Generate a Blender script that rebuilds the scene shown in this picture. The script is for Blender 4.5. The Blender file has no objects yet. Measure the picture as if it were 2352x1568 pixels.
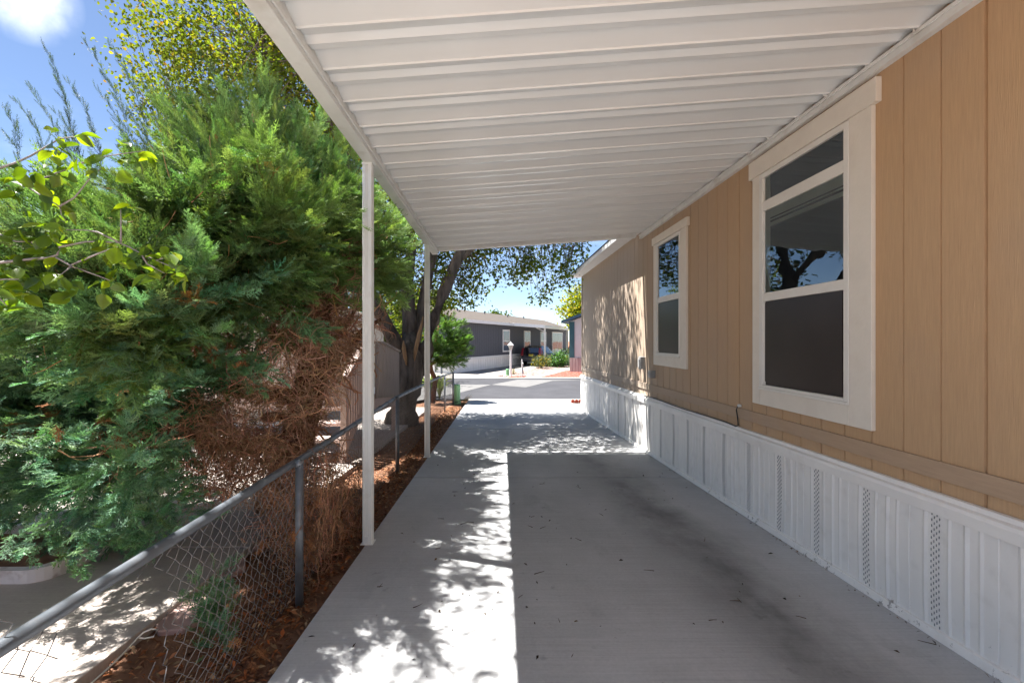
import bpy, math, random
import numpy as np
from mathutils import Vector

random.seed(7)
rng = np.random.default_rng(11)
C = bpy.context.scene.collection
SC = bpy.context.scene

# ------------------------------------------------------------------ camera
cam_d = bpy.data.cameras.new("camera")
cam = bpy.data.objects.new("camera", cam_d)
C.objects.link(cam)
cam.location = (0, 0, 1.5)
cam.rotation_euler = (math.radians(90), 0, 0)
cam_d.sensor_width = 36
cam_d.lens = 16
cam_d.shift_x = 36 / 2352
cam_d.shift_y = -2 / 2352
cam_d.clip_start = 0.05
cam_d.clip_end = 3000
SC.camera = cam

# ------------------------------------------------------------------ light
SUN = Vector((-0.385, 0.135, 1.0)).normalized()       # direction towards the sun
SUN_EL = math.asin(SUN.z)
SUN_AZ = math.atan2(SUN.x, SUN.y)
world = bpy.data.worlds.new("World")
SC.world = world
world.use_nodes = True
wn, wl = world.node_tree.nodes, world.node_tree.links
wn.clear()
w_out = wn.new("ShaderNodeOutputWorld")
w_bg = wn.new("ShaderNodeBackground")
w_bg.inputs["Strength"].default_value = 0.05
sky = wn.new("ShaderNodeTexSky")
sky.sky_type = 'NISHITA'
sky.sun_disc = False
sky.sun_elevation = SUN_EL
sky.sun_rotation = SUN_AZ
sky.altitude = 1200
sky.air_density = 0.75
sky.dust_density = 0.4
sky.ozone_density = 1.0
# thin clouds: noise on the sky dome, densest near the horizon, and one white puff high on the left
tc = wn.new("ShaderNodeTexCoord")
mp = wn.new("ShaderNodeMapping"); mp.inputs["Scale"].default_value = (2.2, 2.2, 7.0)
nz = wn.new("ShaderNodeTexNoise"); nz.inputs["Scale"].default_value = 2.2; nz.inputs["Detail"].default_value = 8; nz.inputs["Roughness"].default_value = 0.62
cr = wn.new("ShaderNodeMapRange"); cr.inputs[1].default_value = 0.5; cr.inputs[2].default_value = 0.78; cr.inputs[3].default_value = 0; cr.inputs[4].default_value = 0.3
sep = wn.new("ShaderNodeSeparateXYZ")
low = wn.new("ShaderNodeMapRange"); low.inputs[1].default_value = 0.42; low.inputs[2].default_value = 0.02; low.inputs[3].default_value = 0.02; low.inputs[4].default_value = 1.0
mul = wn.new("ShaderNodeMath"); mul.operation = 'MULTIPLY'
dist = wn.new("ShaderNodeVectorMath"); dist.operation = 'DISTANCE'
pd = Vector((-1090, 1045, 800)).normalized(); dist.inputs[1].default_value = pd
puff = wn.new("ShaderNodeMapRange"); puff.inputs[1].default_value = 0.065; puff.inputs[2].default_value = 0.02; puff.inputs[3].default_value = 0; puff.inputs[4].default_value = 0.75
pn = wn.new("ShaderNodeTexNoise"); pn.inputs["Scale"].default_value = 14; pn.inputs["Detail"].default_value = 6
pm = wn.new("ShaderNodeMath"); pm.operation = 'MULTIPLY'
pr = wn.new("ShaderNodeMapRange"); pr.inputs[1].default_value = 0.35; pr.inputs[2].default_value = 0.6
mx = wn.new("ShaderNodeMath"); mx.operation = 'MAXIMUM'
cm = wn.new("ShaderNodeMixRGB"); cm.inputs[2].default_value = (8.5, 8.8, 9.3, 1)
wl.new(tc.outputs["Generated"], mp.inputs[0]); wl.new(mp.outputs[0], nz.inputs["Vector"]); wl.new(nz.outputs["Fac"], cr.inputs[0])
wl.new(tc.outputs["Generated"], sep.inputs[0]); wl.new(sep.outputs["Z"], low.inputs[0])
wl.new(cr.outputs[0], mul.inputs[0]); wl.new(low.outputs[0], mul.inputs[1])
wl.new(tc.outputs["Generated"], dist.inputs[0]); wl.new(dist.outputs["Value"], puff.inputs[0])
wl.new(tc.outputs["Generated"], pn.inputs["Vector"]); wl.new(pn.outputs["Fac"], pr.inputs[0])
wl.new(puff.outputs[0], pm.inputs[0]); wl.new(pr.outputs[0], pm.inputs[1])
wl.new(mul.outputs[0], mx.inputs[0]); wl.new(pm.outputs[0], mx.inputs[1])
wl.new(mx.outputs[0], cm.inputs[0]); wl.new(sky.outputs[0], cm.inputs[1]); wl.new(cm.outputs[0], w_bg.inputs["Color"])
wl.new(w_bg.outputs[0], w_out.inputs["Surface"])

sun_d = bpy.data.lights.new("sun", 'SUN')
sun_d.energy = 5.0
sun_d.angle = math.radians(0.5)
sun_d.color = (1.0, 0.97, 0.925)
sun = bpy.data.objects.new("sun", sun_d)
C.objects.link(sun)
sun.rotation_euler = SUN.to_track_quat('Z', 'Y').to_euler()

SC.view_settings.view_transform = 'Standard'
SC.view_settings.look = 'None'
SC.view_settings.gamma = 1
SC.view_settings.exposure = 2.2
SC.render.engine = 'CYCLES'
SC.cycles.use_denoising = True
SC.cycles.max_bounces = 7
SC.cycles.diffuse_bounces = 5
SC.cycles.glossy_bounces = 3
SC.cycles.transmission_bounces = 3
SC.cycles.transparent_max_bounces = 6
SC.cycles.caustics_reflective = False
SC.cycles.caustics_refractive = False


# ------------------------------------------------------------------ helpers
def P(px, py, y):
    """a point of the photograph (2352 px wide) at a distance y down the driveway"""
    return Vector(((px - 1140) / 1045 * y, y, 1.5 - (py - 782) / 1045 * y))


def gz(x, y):
    """height of the ground: a drive sloping gently to a level street"""
    y = max(y, -8.0)
    return -0.0344 * y if y < 15.1 else -0.52


BASE = {}


def link(o):
    C.objects.link(o)
    return o


def tag(o, label=None, cat=None, group=None, kind=None):
    if label: o["label"] = label
    if cat: o["category"] = cat
    if group: o["group"] = group
    if kind: o["kind"] = kind
    return o


def thing(name, label, cat, loc, group=None):
    o = link(bpy.data.objects.new(name, None))
    o.location = loc
    o.empty_display_size = 0.2
    BASE[o.name] = Vector(loc)
    return tag(o, label, cat, group)


def finish(me, name, mats, parent, origin, smooth=False, bevel=0):
    if not isinstance(mats, (list, tuple)): mats = [mats]
    for m in mats: me.materials.append(m)
    o = link(bpy.data.objects.new(name, me))
    if parent is not None:
        b = BASE[parent.name]
        o.parent = parent
        BASE[o.name] = b
    else:
        b = Vector(origin) if origin is not None else Vector((0, 0, 0))
        o.location = b
        BASE[o.name] = b
    if b.length > 0:
        n = len(me.vertices)
        co = np.empty(n * 3, np.float32); me.vertices.foreach_get("co", co)
        co = co.reshape(-1, 3) - np.array(b, np.float32)
        me.vertices.foreach_set("co", co.ravel())
    if smooth:
        me.polygons.foreach_set("use_smooth", [True] * len(me.polygons))
    if bevel:
        md = o.modifiers.new("bevel", 'BEVEL'); md.width = bevel; md.segments = 2; md.limit_method = 'ANGLE'
        md.harden_normals = False
    me.update()
    return o


class MB:
    def __init__(s):
        s.v = []; s.f = []; s.m = []

    def face(s, pts, m=0):
        i = len(s.v)
        s.v += [tuple(p) for p in pts]
        s.f.append(tuple(range(i, i + len(pts)))); s.m.append(m)

    def box(s, x0, x1, y0, y1, z0, z1, m=0):
        c = [(x0, y0, z0), (x1, y0, z0), (x1, y1, z0), (x0, y1, z0), (x0, y0, z1), (x1, y0, z1), (x1, y1, z1), (x0, y1, z1)]
        s.hexa(c, m)
        return s

    def hexa(s, c, m=0):
        i = len(s.v); s.v += [tuple(p) for p in c]
        for f in ((0, 3, 2, 1), (4, 5, 6, 7), (0, 1, 5, 4), (1, 2, 6, 5), (2, 3, 7, 6), (3, 0, 4, 7)):
            s.f.append(tuple(i + k for k in f)); s.m.append(m)
        return s

    def bar(s, a, b, w, h, up=(0, 0, 1), m=0):
        a, b = Vector(a), Vector(b); d = (b - a).normalized()
        r = d.cross(Vector(up)).normalized() * (w / 2); u = r.cross(d).normalized() * (h / 2)
        s.hexa([a - r - u, a + r - u, b + r - u, b - r - u, a - r + u, a + r + u, b + r + u, b - r + u], m)
        return s

    def prism(s, poly, vec, m=0):
        """extrude a planar polygon along vec, closed"""
        vec = Vector(vec); n = len(poly); i = len(s.v)
        s.v += [tuple(p) for p in poly] + [tuple(Vector(p) + vec) for p in poly]
        s.f.append(tuple(i + k for k in range(n))); s.m.append(m)
        s.f.append(tuple(i + n + k for k in reversed(range(n)))); s.m.append(m)
        for k in range(n):
            k2 = (k + 1) % n
            s.f.append((i + k, i + n + k, i + n + k2, i + k2)); s.m.append(m)
        return s

    def tube(s, pts, r, n=8, m=0, cap=True):
        pts = [Vector(p) for p in pts]
        if not isinstance(r, (list, tuple)): r = [r] * len(pts)
        i0 = len(s.v); ref = Vector((0.13, 0.27, 0.95))
        for k, p in enumerate(pts):
            d = (pts[min(k + 1, len(pts) - 1)] - pts[max(k - 1, 0)]).normalized()
            if abs(d.dot(ref)) > 0.97: rf = Vector((1, 0, 0))
            else: rf = ref
            a = d.cross(rf).normalized(); b = d.cross(a)
            for j in range(n):
                t = 2 * math.pi * j / n
                s.v.append(tuple(p + (a * math.cos(t) + b * math.sin(t)) * r[k]))
        for k in range(len(pts) - 1):
            for j in range(n):
                j2 = (j + 1) % n
                s.f.append((i0 + k * n + j, i0 + k * n + j2, i0 + (k + 1) * n + j2, i0 + (k + 1) * n + j)); s.m.append(m)
        if cap:
            s.f.append(tuple(i0 + j for j in reversed(range(n)))); s.m.append(m)
            e = i0 + (len(pts) - 1) * n
            s.f.append(tuple(e + j for j in range(n))); s.m.append(m)
        return s

    def lathe(s, c, prof, n=16, m=0):
        """prof: (radius, height) pairs around a vertical axis at c"""
        i0 = len(s.v)
        for r, h in prof:
            for j in range(n):
                t = 2 * math.pi * j / n
                s.v.append((c[0] + r * math.cos(t), c[1] + r * math.sin(t), c[2] + h))
        for k in range(len(prof) - 1):
            for j in range(n):
                j2 = (j + 1) % n
                s.f.append((i0 + k * n + j, i0 + k * n + j2, i0 + (k + 1) * n + j2, i0 + (k + 1) * n + j)); s.m.append(m)
        s.f.append(tuple(i0 + j for j in reversed(range(n)))); s.m.append(m)
        e = i0 + (len(prof) - 1) * n
        s.f.append(tuple(e + j for j in range(n))); s.m.append(m)
        return s

    def build(s, name, mats, parent=None, origin=None, smooth=False, bevel=0):
        me = bpy.data.meshes.new(name)
        me.from_pydata(s.v, [], s.f)
        if any(s.m): me.polygons.foreach_set("material_index", s.m)
        return finish(me, name, mats, parent, origin, smooth, bevel)


def raw_mesh(name, V, F, col=None, smooth=False):
    """V (n,3), F (m,k) numpy; col (n,3) per-vertex tint"""
    me = bpy.data.meshes.new(name)
    V = np.ascontiguousarray(V, np.float32); F = np.ascontiguousarray(F, np.int32)
    m, k = F.shape
    me.vertices.add(len(V)); me.vertices.foreach_set("co", V.ravel())
    me.loops.add(m * k); me.loops.foreach_set("vertex_index", F.ravel())
    me.polygons.add(m); me.polygons.foreach_set("loop_start", np.arange(0, m * k, k, dtype=np.int32))
    if smooth: me.polygons.foreach_set("use_smooth", np.ones(m, bool))
    me.update(calc_edges=True)
    if col is not None:
        a = me.color_attributes.new("tint", 'FLOAT_COLOR', 'POINT')
        c4 = np.ones((len(V), 4), np.float32); c4[:, :3] = col
        a.data.foreach_set("color", c4.ravel())
    return me


def tubes(paths, radii, sides=3):
    """many thin tubes at once: paths (N,K,3), radii (N,K) -> V, F(quads)"""
    paths = np.asarray(paths, float); N, K, _ = paths.shape
    d = np.gradient(paths, axis=1)
    d /= np.linalg.norm(d, axis=2, keepdims=True) + 1e-9
    ref = np.zeros_like(d); ref[..., 0] = .31; ref[..., 1] = .52; ref[..., 2] = .79
    a = np.cross(d, ref); a /= np.linalg.norm(a, axis=2, keepdims=True) + 1e-9
    b = np.cross(d, a)
    t = np.arange(sides) * 2 * np.pi / sides
    ring = (a[:, :, None, :] * np.cos(t)[None, None, :, None] + b[:, :, None, :] * np.sin(t)[None, None, :, None]) * np.asarray(radii)[:, :, None, None]
    V = (paths[:, :, None, :] + ring).reshape(-1, 3)
    idx = np.arange(N * K * sides).reshape(N, K, sides)
    nx = np.roll(idx, -1, axis=2)
    F = np.stack([idx[:, :-1], nx[:, :-1], nx[:, 1:], idx[:, 1:]], axis=-1).reshape(-1, 4)
    return V, F


def unit(a):
    return a / (np.linalg.norm(a, axis=-1, keepdims=True) + 1e-9)


# ------------------------------------------------------------------ materials
def nodes(name):
    m = bpy.data.materials.new(name); m.use_nodes = True
    nt = m.node_tree
    return m, nt, nt.nodes, nt.links, nt.nodes["Principled BSDF"]


def mat(name, col, rough=0.6, var=0.12, scale=4.0, stretch=(1, 1, 1), bump=0.0, bscale=None, spec=0.4, metal=0.0, col2=None, dirt=None, detail=6):
    """plain paint / wood / metal with uneven colour and a little relief"""
    m, nt, N, L, b = nodes(name)
    b.inputs["Roughness"].default_value = rough
    b.inputs["Metallic"].default_value = metal
    b.inputs["Specular IOR Level"].default_value = spec
    t = N.new("ShaderNodeTexCoord"); mp = N.new("ShaderNodeMapping"); mp.inputs["Scale"].default_value = stretch
    L.new(t.outputs["Object"], mp.inputs[0])
    n = N.new("ShaderNodeTexNoise"); n.inputs["Scale"].default_value = scale; n.inputs["Detail"].default_value = detail; n.inputs["Roughness"].default_value = 0.6
    L.new(mp.outputs[0], n.inputs["Vector"])
    r = N.new("ShaderNodeValToRGB")
    c = np.array(col); lo = c * (1 - var); hi = np.minimum(c * (1 + var), 1) if col2 is None else np.array(col2)
    r.color_ramp.elements[0].position = 0.3; r.color_ramp.elements[1].position = 0.7
    r.color_ramp.elements[0].color = (*lo, 1); r.color_ramp.elements[1].color = (*hi, 1)
    L.new(n.outputs["Fac"], r.inputs[0])
    out = r.outputs[0]
    if dirt:
        dc, amount, ds = dirt
        n2 = N.new("ShaderNodeTexNoise"); n2.inputs["Scale"].default_value = ds; n2.inputs["Detail"].default_value = 8
        L.new(t.outputs["Object"], n2.inputs["Vector"])
        mr = N.new("ShaderNodeMapRange"); mr.inputs[1].default_value = 0.55; mr.inputs[2].default_value = 0.75; mr.inputs[4].default_value = amount
        L.new(n2.outputs["Fac"], mr.inputs[0])
        mix = N.new("ShaderNodeMixRGB"); mix.inputs[2].default_value = (*dc, 1)
        L.new(mr.outputs[0], mix.inputs[0]); L.new(out, mix.inputs[1]); out = mix.outputs[0]
    L.new(out, b.inputs["Base Color"])
    if bump:
        n3 = N.new("ShaderNodeTexNoise"); n3.inputs["Scale"].default_value = bscale or scale * 3; n3.inputs["Detail"].default_value = 8
        L.new(mp.outputs[0], n3.inputs["Vector"])
        bm = N.new("ShaderNodeBump"); bm.inputs["Strength"].default_value = bump; bm.inputs["Distance"].default_value = 0.01
        L.new(n3.outputs["Fac"], bm.inputs["Height"]); L.new(bm.outputs[0], b.inputs["Normal"])
    return m


def leaf_mat(name, rough=0.5, trans=0.35, tcol=(1.25, 1.3, 0.5), spec=0.35):
    """foliage: the colour of each leaf from its own tint, some light through it"""
    m, nt, N, L, b = nodes(name)
    a = N.new("ShaderNodeAttribute"); a.attribute_name = "tint"
    b.inputs["Roughness"].default_value = rough; b.inputs["Specular IOR Level"].default_value = spec
    L.new(a.outputs["Color"], b.inputs["Base Color"])
    tr = N.new("ShaderNodeBsdfTranslucent")
    tm = N.new("ShaderNodeMixRGB"); tm.blend_type = 'MULTIPLY'; tm.inputs[0].default_value = 1; tm.inputs[2].default_value = (*tcol, 1)
    L.new(a.outputs["Color"], tm.inputs[1]); L.new(tm.outputs[0], tr.inputs[0])
    mixs = N.new("ShaderNodeMixShader"); mixs.inputs[0].default_value = trans
    L.new(b.outputs[0], mixs.inputs[1]); L.new(tr.outputs[0], mixs.inputs[2])
    L.new(mixs.outputs[0], N["Material Output"].inputs["Surface"])
    return m


def tint_mat(name, rough=0.85, spec=0.2):
    m, nt, N, L, b = nodes(name)
    a = N.new("ShaderNodeAttribute"); a.attribute_name = "tint"
    b.inputs["Roughness"].default_value = rough; b.inputs["Specular IOR Level"].default_value = spec
    L.new(a.outputs["Color"], b.inputs["Base Color"])
    return m


def concrete_mat(name, base=(0.46, 0.435, 0.40), stain=False, brown=0.0):
    m, nt, N, L, b = nodes(name)
    b.inputs["Roughness"].default_value = 0.82; b.inputs["Specular IOR Level"].default_value = 0.25
    t = N.new("ShaderNodeTexCoord")
    def noise(scale, st, detail=6):
        mp = N.new("ShaderNodeMapping"); mp.inputs["Scale"].default_value = st
        L.new(t.outputs["Object"], mp.inputs[0])
        n = N.new("ShaderNodeTexNoise"); n.inputs["Scale"].default_value = scale; n.inputs["Detail"].default_value = detail
        n.inputs["Roughness"].default_value = 0.62
        L.new(mp.outputs[0], n.inputs["Vector"])
        return n.outputs["Fac"]
    def mr(src, a, bb, c, d):
        x = N.new("ShaderNodeMapRange"); x.inputs[1].default_value = a; x.inputs[2].default_value = bb; x.inputs[3].default_value = c; x.inputs[4].default_value = d
        L.new(src, x.inputs[0]); return x.outputs[0]
    def mulv(a, c):
        x = N.new("ShaderNodeMath"); x.operation = 'MULTIPLY'; L.new(a, x.inputs[0]); L.new(c, x.inputs[1]); return x.outputs[0]
    big = mr(noise(0.8, (1, .6, 1), 9), 0.3, 0.7, 0.78, 1.14)
    broom = mr(noise(1.0, (1.5, 85, 1), 4), 0.25, 0.75, 0.90, 1.08)
    fine = mr(noise(60, (1, 1, 1), 4), 0.25, 0.75, 0.92, 1.06)
    spots = mulv(mr(noise(9, (1, 1, 1), 8), 0.64, 0.72, 1.0, 0.80), mr(noise(2.3, (1, .5, 1), 9), 0.60, 0.66, 1.0, 0.90))
    v = mulv(mulv(big, broom), mulv(fine, spots))
    if stain:
        sp = N.new("ShaderNodeSeparateXYZ"); L.new(t.outputs["Object"], sp.inputs[0])
        # tyre-dirt track running along the slab
        wob = mr(noise(1.6, (1, 0.6, 1)), 0.2, 0.8, -0.22, 0.22)
        ln = N.new("ShaderNodeMath"); ln.operation = 'MULTIPLY_ADD'; ln.inputs[1].default_value = 0.045; ln.inputs[2].default_value = -1.70
        L.new(sp.outputs["Y"], ln.inputs[0])
        ad = N.new("ShaderNodeMath"); ad.operation = 'ADD'; L.new(sp.outputs["X"], ad.inputs[0]); L.new(ln.outputs[0], ad.inputs[1])
        ad2 = N.new("ShaderNodeMath"); ad2.operation = 'ADD'; L.new(ad.outputs[0], ad2.inputs[0]); L.new(wob, ad2.inputs[1])
        ab = N.new("ShaderNodeMath"); ab.operation = 'ABSOLUTE'; L.new(ad2.outputs[0], ab.inputs[0])
        band = mr(ab.outputs[0], 0.04, 0.46, 1.0, 0.0)
        yf = mr(sp.outputs["Y"], 5.2, 9.5, 1.0, 0.25)
        patch = mr(noise(1.7, (1.4, 1, 1), 7), 0.3, 0.62, 0.35, 1.0)
        s = mulv(mulv(band, yf), patch)
        v = mulv(v, mr(s, 0, 1, 1.0, 0.46))
        # a second, much fainter track on the left wheel line
        ad3 = N.new("ShaderNodeMath"); ad3.operation = 'ADD'; ad3.inputs[1].default_value = -0.12; L.new(sp.outputs["X"], ad3.inputs[0])
        ab2 = N.new("ShaderNodeMath"); ab2.operation = 'ABSOLUTE'; L.new(ad3.outputs[0], ab2.inputs[0])
        v = mulv(v, mr(mulv(mr(ab2.outputs[0], 0.0, 0.4, 1, 0), patch), 0, 1, 1.0, 0.86))
    mx = N.new("ShaderNodeMixRGB"); mx.blend_type = 'MULTIPLY'; mx.inputs[0].default_value = 1; mx.inputs[1].default_value = (*base, 1)
    L.new(v, mx.inputs[2])
    L.new(mx.outputs[0], b.inputs["Base Color"])
    bm = N.new("ShaderNodeBump"); bm.inputs["Strength"].default_value = 0.35; bm.inputs["Distance"].default_value = 0.004
    L.new(noise(1.0, (3, 140, 1), 5), bm.inputs["Height"]); L.new(bm.outputs[0], b.inputs["Normal"])
    return m


def gravel_mat(name, cols, scale):
    m, nt, N, L, b = nodes(name)
    b.inputs["Roughness"].default_value = 0.9; b.inputs["Specular IOR Level"].default_value = 0.15
    t = N.new("ShaderNodeTexCoord")
    v = N.new("ShaderNodeTexVoronoi"); v.inputs["Scale"].default_value = scale
    L.new(t.outputs["Object"], v.inputs["Vector"])
    sp = N.new("ShaderNodeSeparateColor"); L.new(v.outputs["Color"], sp.inputs[0])
    r = N.new("ShaderNodeValToRGB"); r.color_ramp.interpolation = 'CONSTANT'
    els = r.color_ramp.elements
    while len(els) < len(cols): els.new(0.5)
    for i, c in enumerate(cols):
        els[i].position = i / len(cols); els[i].color = (*c, 1)
    L.new(sp.outputs[0], r.inputs[0]); L.new(r.outputs[0], b.inputs["Base Color"])
    bm = N.new("ShaderNodeBump"); bm.inputs["Strength"].default_value = 0.9; bm.inputs["Distance"].default_value = 0.03; bm.invert = True
    L.new(v.outputs["Distance"], bm.inputs["Height"]); L.new(bm.outputs[0], b.inputs["Normal"])
    return m


def glass_mat(name, base=(0.006, 0.008, 0.014), ior=1.9, rough=0.015):
    m, nt, N, L, b = nodes(name)
    b.inputs["Base Color"].default_value = (*base, 1)
    b.inputs["Roughness"].default_value = rough
    b.inputs["IOR"].default_value = ior
    b.inputs["Specular IOR Level"].default_value = 0.6
    t = N.new("ShaderNodeTexCoord")
    n = N.new("ShaderNodeTexNoise"); n.inputs["Scale"].default_value = 2.2
    L.new(t.outputs["Object"], n.inputs["Vector"])
    bm = N.new("ShaderNodeBump"); bm.inputs["Strength"].default_value = 0.05; bm.inputs["Distance"].default_value = 0.05
    L.new(n.outputs["Fac"], bm.inputs["Height"]); L.new(bm.outputs[0], b.inputs["Normal"])
    return m


def clear_glass(name):
    m, nt, N, L, b = nodes(name)
    N.remove(b)
    g = N.new("ShaderNodeBsdfGlossy"); g.inputs["Roughness"].default_value = 0.012; g.inputs["Color"].default_value = (.82, .92, 1, 1)
    t = N.new("ShaderNodeBsdfTransparent"); t.inputs["Color"].default_value = (.86, .90, .88, 1)
    f = N.new("ShaderNodeFresnel"); f.inputs["IOR"].default_value = 2.05
    tc_ = N.new("ShaderNodeTexCoord"); n = N.new("ShaderNodeTexNoise"); n.inputs["Scale"].default_value = 2.2; L.new(tc_.outputs["Object"], n.inputs["Vector"])
    bm = N.new("ShaderNodeBump"); bm.inputs["Strength"].default_value = 0.06; bm.inputs["Distance"].default_value = 0.05
    L.new(n.outputs["Fac"], bm.inputs["Height"]); L.new(bm.outputs[0], g.inputs["Normal"])
    mx = N.new("ShaderNodeMixShader"); L.new(f.outputs[0], mx.inputs[0]); L.new(t.outputs[0], mx.inputs[1]); L.new(g.outputs[0], mx.inputs[2])
    L.new(mx.outputs[0], N["Material Output"].inputs["Surface"])
    return m


M = {}
M['concrete'] = concrete_mat("driveway_concrete", (0.47, 0.475, 0.48), stain=True)
M['concrete_plain'] = concrete_mat("plain_concrete", (0.27, 0.25, 0.225))
M['concrete_neighbour'] = concrete_mat("neighbour_concrete", (0.44, 0.385, 0.345))
M['asphalt'] = mat("asphalt", (0.045, 0.045, 0.05), 0.9, 0.18, 1.2, bump=0.3, bscale=60, spec=0.2)
M['asphalt_pale'] = mat("pale_asphalt", (0.125, 0.122, 0.12), 0.9, 0.10, 2, bump=0.3, bscale=60, spec=0.2)
M['soil'] = mat("red_soil", (0.20, 0.105, 0.065), 0.95, 0.35, 5, bump=0.8, bscale=30, spec=0.1)
M['siding'] = mat("tan_siding", (0.535, 0.35, 0.20), 0.75, 0.07, 6, (1, 14, 0.8), bump=0.22, bscale=14, spec=0.25, dirt=((0.43, 0.32, 0.23), 0.55, 0.8))
def after_colour(m, fn):
    """insert a node chain between a material's colour and its shader"""
    nt = m.node_tree; N, L = nt.nodes, nt.links; b = N["Principled BSDF"]
    src = b.inputs["Base Color"].links[0].from_socket
    L.new(fn(N, L, src, next(n for n in N if n.type == 'TEX_COORD').outputs["Object"]), b.inputs["Base Color"])
def painted_skylight(N, L, src, co):
    # greyer daylight on the far wall, put into its colour, streaked board by board
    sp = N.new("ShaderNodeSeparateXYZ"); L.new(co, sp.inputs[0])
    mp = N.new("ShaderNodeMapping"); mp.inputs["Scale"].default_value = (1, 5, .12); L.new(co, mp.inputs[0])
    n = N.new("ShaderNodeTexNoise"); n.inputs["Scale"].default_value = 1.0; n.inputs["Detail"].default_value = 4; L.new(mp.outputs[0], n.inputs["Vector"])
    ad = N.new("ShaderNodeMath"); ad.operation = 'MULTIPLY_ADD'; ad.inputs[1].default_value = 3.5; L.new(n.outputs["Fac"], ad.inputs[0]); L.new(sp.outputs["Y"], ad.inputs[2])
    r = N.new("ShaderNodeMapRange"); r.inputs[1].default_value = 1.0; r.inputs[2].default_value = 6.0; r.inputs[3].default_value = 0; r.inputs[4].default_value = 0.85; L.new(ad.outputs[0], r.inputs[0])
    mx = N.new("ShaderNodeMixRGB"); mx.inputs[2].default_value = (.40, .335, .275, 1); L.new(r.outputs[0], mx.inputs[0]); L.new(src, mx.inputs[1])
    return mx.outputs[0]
def base_grime(N, L, src, co):
    # soil splashed up from the slab
    sp = N.new("ShaderNodeSeparateXYZ"); L.new(co, sp.inputs[0])
    h = N.new("ShaderNodeMath"); h.operation = 'MULTIPLY_ADD'; h.inputs[1].default_value = 0.0344; L.new(sp.outputs["Y"], h.inputs[0]); L.new(sp.outputs["Z"], h.inputs[2])
    n = N.new("ShaderNodeTexNoise"); n.inputs["Scale"].default_value = 26; n.inputs["Detail"].default_value = 6; n.inputs["Roughness"].default_value = .75; L.new(co, n.inputs["Vector"])
    n2 = N.new("ShaderNodeTexNoise"); n2.inputs["Scale"].default_value = 3; L.new(co, n2.inputs["Vector"])
    th = N.new("ShaderNodeMapRange"); th.inputs[1].default_value = 0.0; th.inputs[2].default_value = 0.30; th.inputs[3].default_value = .16; th.inputs[4].default_value = -.12; L.new(h.outputs[0], th.inputs[0])
    a = N.new("ShaderNodeMath"); a.operation = 'ADD'; L.new(n.outputs["Fac"], a.inputs[0]); L.new(th.outputs[0], a.inputs[1])
    a2 = N.new("ShaderNodeMath"); a2.operation = 'MULTIPLY_ADD'; a2.inputs[1].default_value = .35; L.new(n2.outputs["Fac"], a2.inputs[0]); L.new(a.outputs[0], a2.inputs[2])
    r = N.new("ShaderNodeMapRange"); r.inputs[1].default_value = .89; r.inputs[2].default_value = .94; r.inputs[4].default_value = .7; L.new(a2.outputs[0], r.inputs[0])
    mx = N.new("ShaderNodeMixRGB"); mx.inputs[2].default_value = (.13, .10, .08, 1); L.new(r.outputs[0], mx.inputs[0]); L.new(src, mx.inputs[1])
    return mx.outputs[0]
after_colour(M['siding'], painted_skylight)
M['siding_band'] = mat("tan_trim", (0.47, 0.33, 0.22), 0.75, 0.06, 6, (1, 1, 12), bump=0.2, bscale=14, spec=0.25)
after_colour(M['siding_band'], painted_skylight)
M['cream'] = mat("cream_trim", (0.78, 0.72, 0.63), 0.6, 0.05, 5, (1, 1, 1), bump=0.12, bscale=40, spec=0.3, dirt=((0.45, 0.38, 0.30), 0.25, 5))
M['vinyl'] = mat("white_vinyl", (0.78, 0.75, 0.69), 0.4, 0.03, 6, spec=0.4)
M['skirt'] = mat("white_skirting", (0.89, 0.86, 0.82), 0.45, 0.05, 2.5, (1, 1, 0.4), bump=0.08, bscale=5, spec=0.4, dirt=((0.45, 0.42, 0.38), 0.18, 9))
after_colour(M['skirt'], base_grime)
M['dark'] = mat("dark_gap", (0.03, 0.028, 0.027), 0.9, 0.2, 10)
M['slot'] = mat("slot_shadow_grey", (0.20, 0.20, 0.21), 0.8, 0.1, 10)
M['alu'] = mat("painted_aluminium_pans", (0.75, 0.765, 0.76), 0.22, 0.05, 1.3, (0.25, 3, 1), bump=0.05, bscale=3, spec=0.5)
M['alu_post'] = mat("painted_aluminium_post", (0.77, 0.78, 0.76), 0.42, 0.05, 4, (1, 1, 0.3), spec=0.4, dirt=((0.4, 0.34, 0.27), 0.35, 6))
M['glass'] = glass_mat("window_glass")
M['clear'] = clear_glass("clear_window_glass")
M['interior'] = mat('dim_interior', (0.012, 0.012, 0.016), 0.8, 0.2, 3)
M['blind'] = mat('olive_grey_blind', (0.72, 0.74, 0.64), 0.6, 0.08, 5)
M['glass_far'] = glass_mat("far_window_glass", (0.10, 0.135, 0.18), 1.45)
M['screen'] = mat("insect_screen", (0.034, 0.025, 0.022), 0.32, 0.2, 2, spec=0.45)
M['grey_metal'] = mat("galvanised_grey", (0.13, 0.145, 0.165), 0.42, 0.2, 12, spec=0.5, metal=0.35, dirt=((0.10, 0.07, 0.05), 0.4, 9))
M['box_grey'] = mat('light_grey_box', (0.33, 0.33, 0.33), 0.5, 0.08, 8)
M['wire'] = mat("galvanised_wire", (0.15, 0.145, 0.145), 0.5, 0.25, 20, spec=0.5, metal=0.4)
M['black'] = mat("black_plastic", (0.015, 0.015, 0.016), 0.45, 0.1, 5)
M['bark'] = mat("cottonwood_bark", (0.135, 0.108, 0.088), 0.95, 0.55, 7, (1.6, 1.6, 0.3), bump=1.0, bscale=9, spec=0.1)
M['bare_wood'] = mat("torn_pale_wood", (0.34, 0.20, 0.10), 0.85, 0.25, 8, (3, 3, 0.4), bump=0.4)
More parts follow.
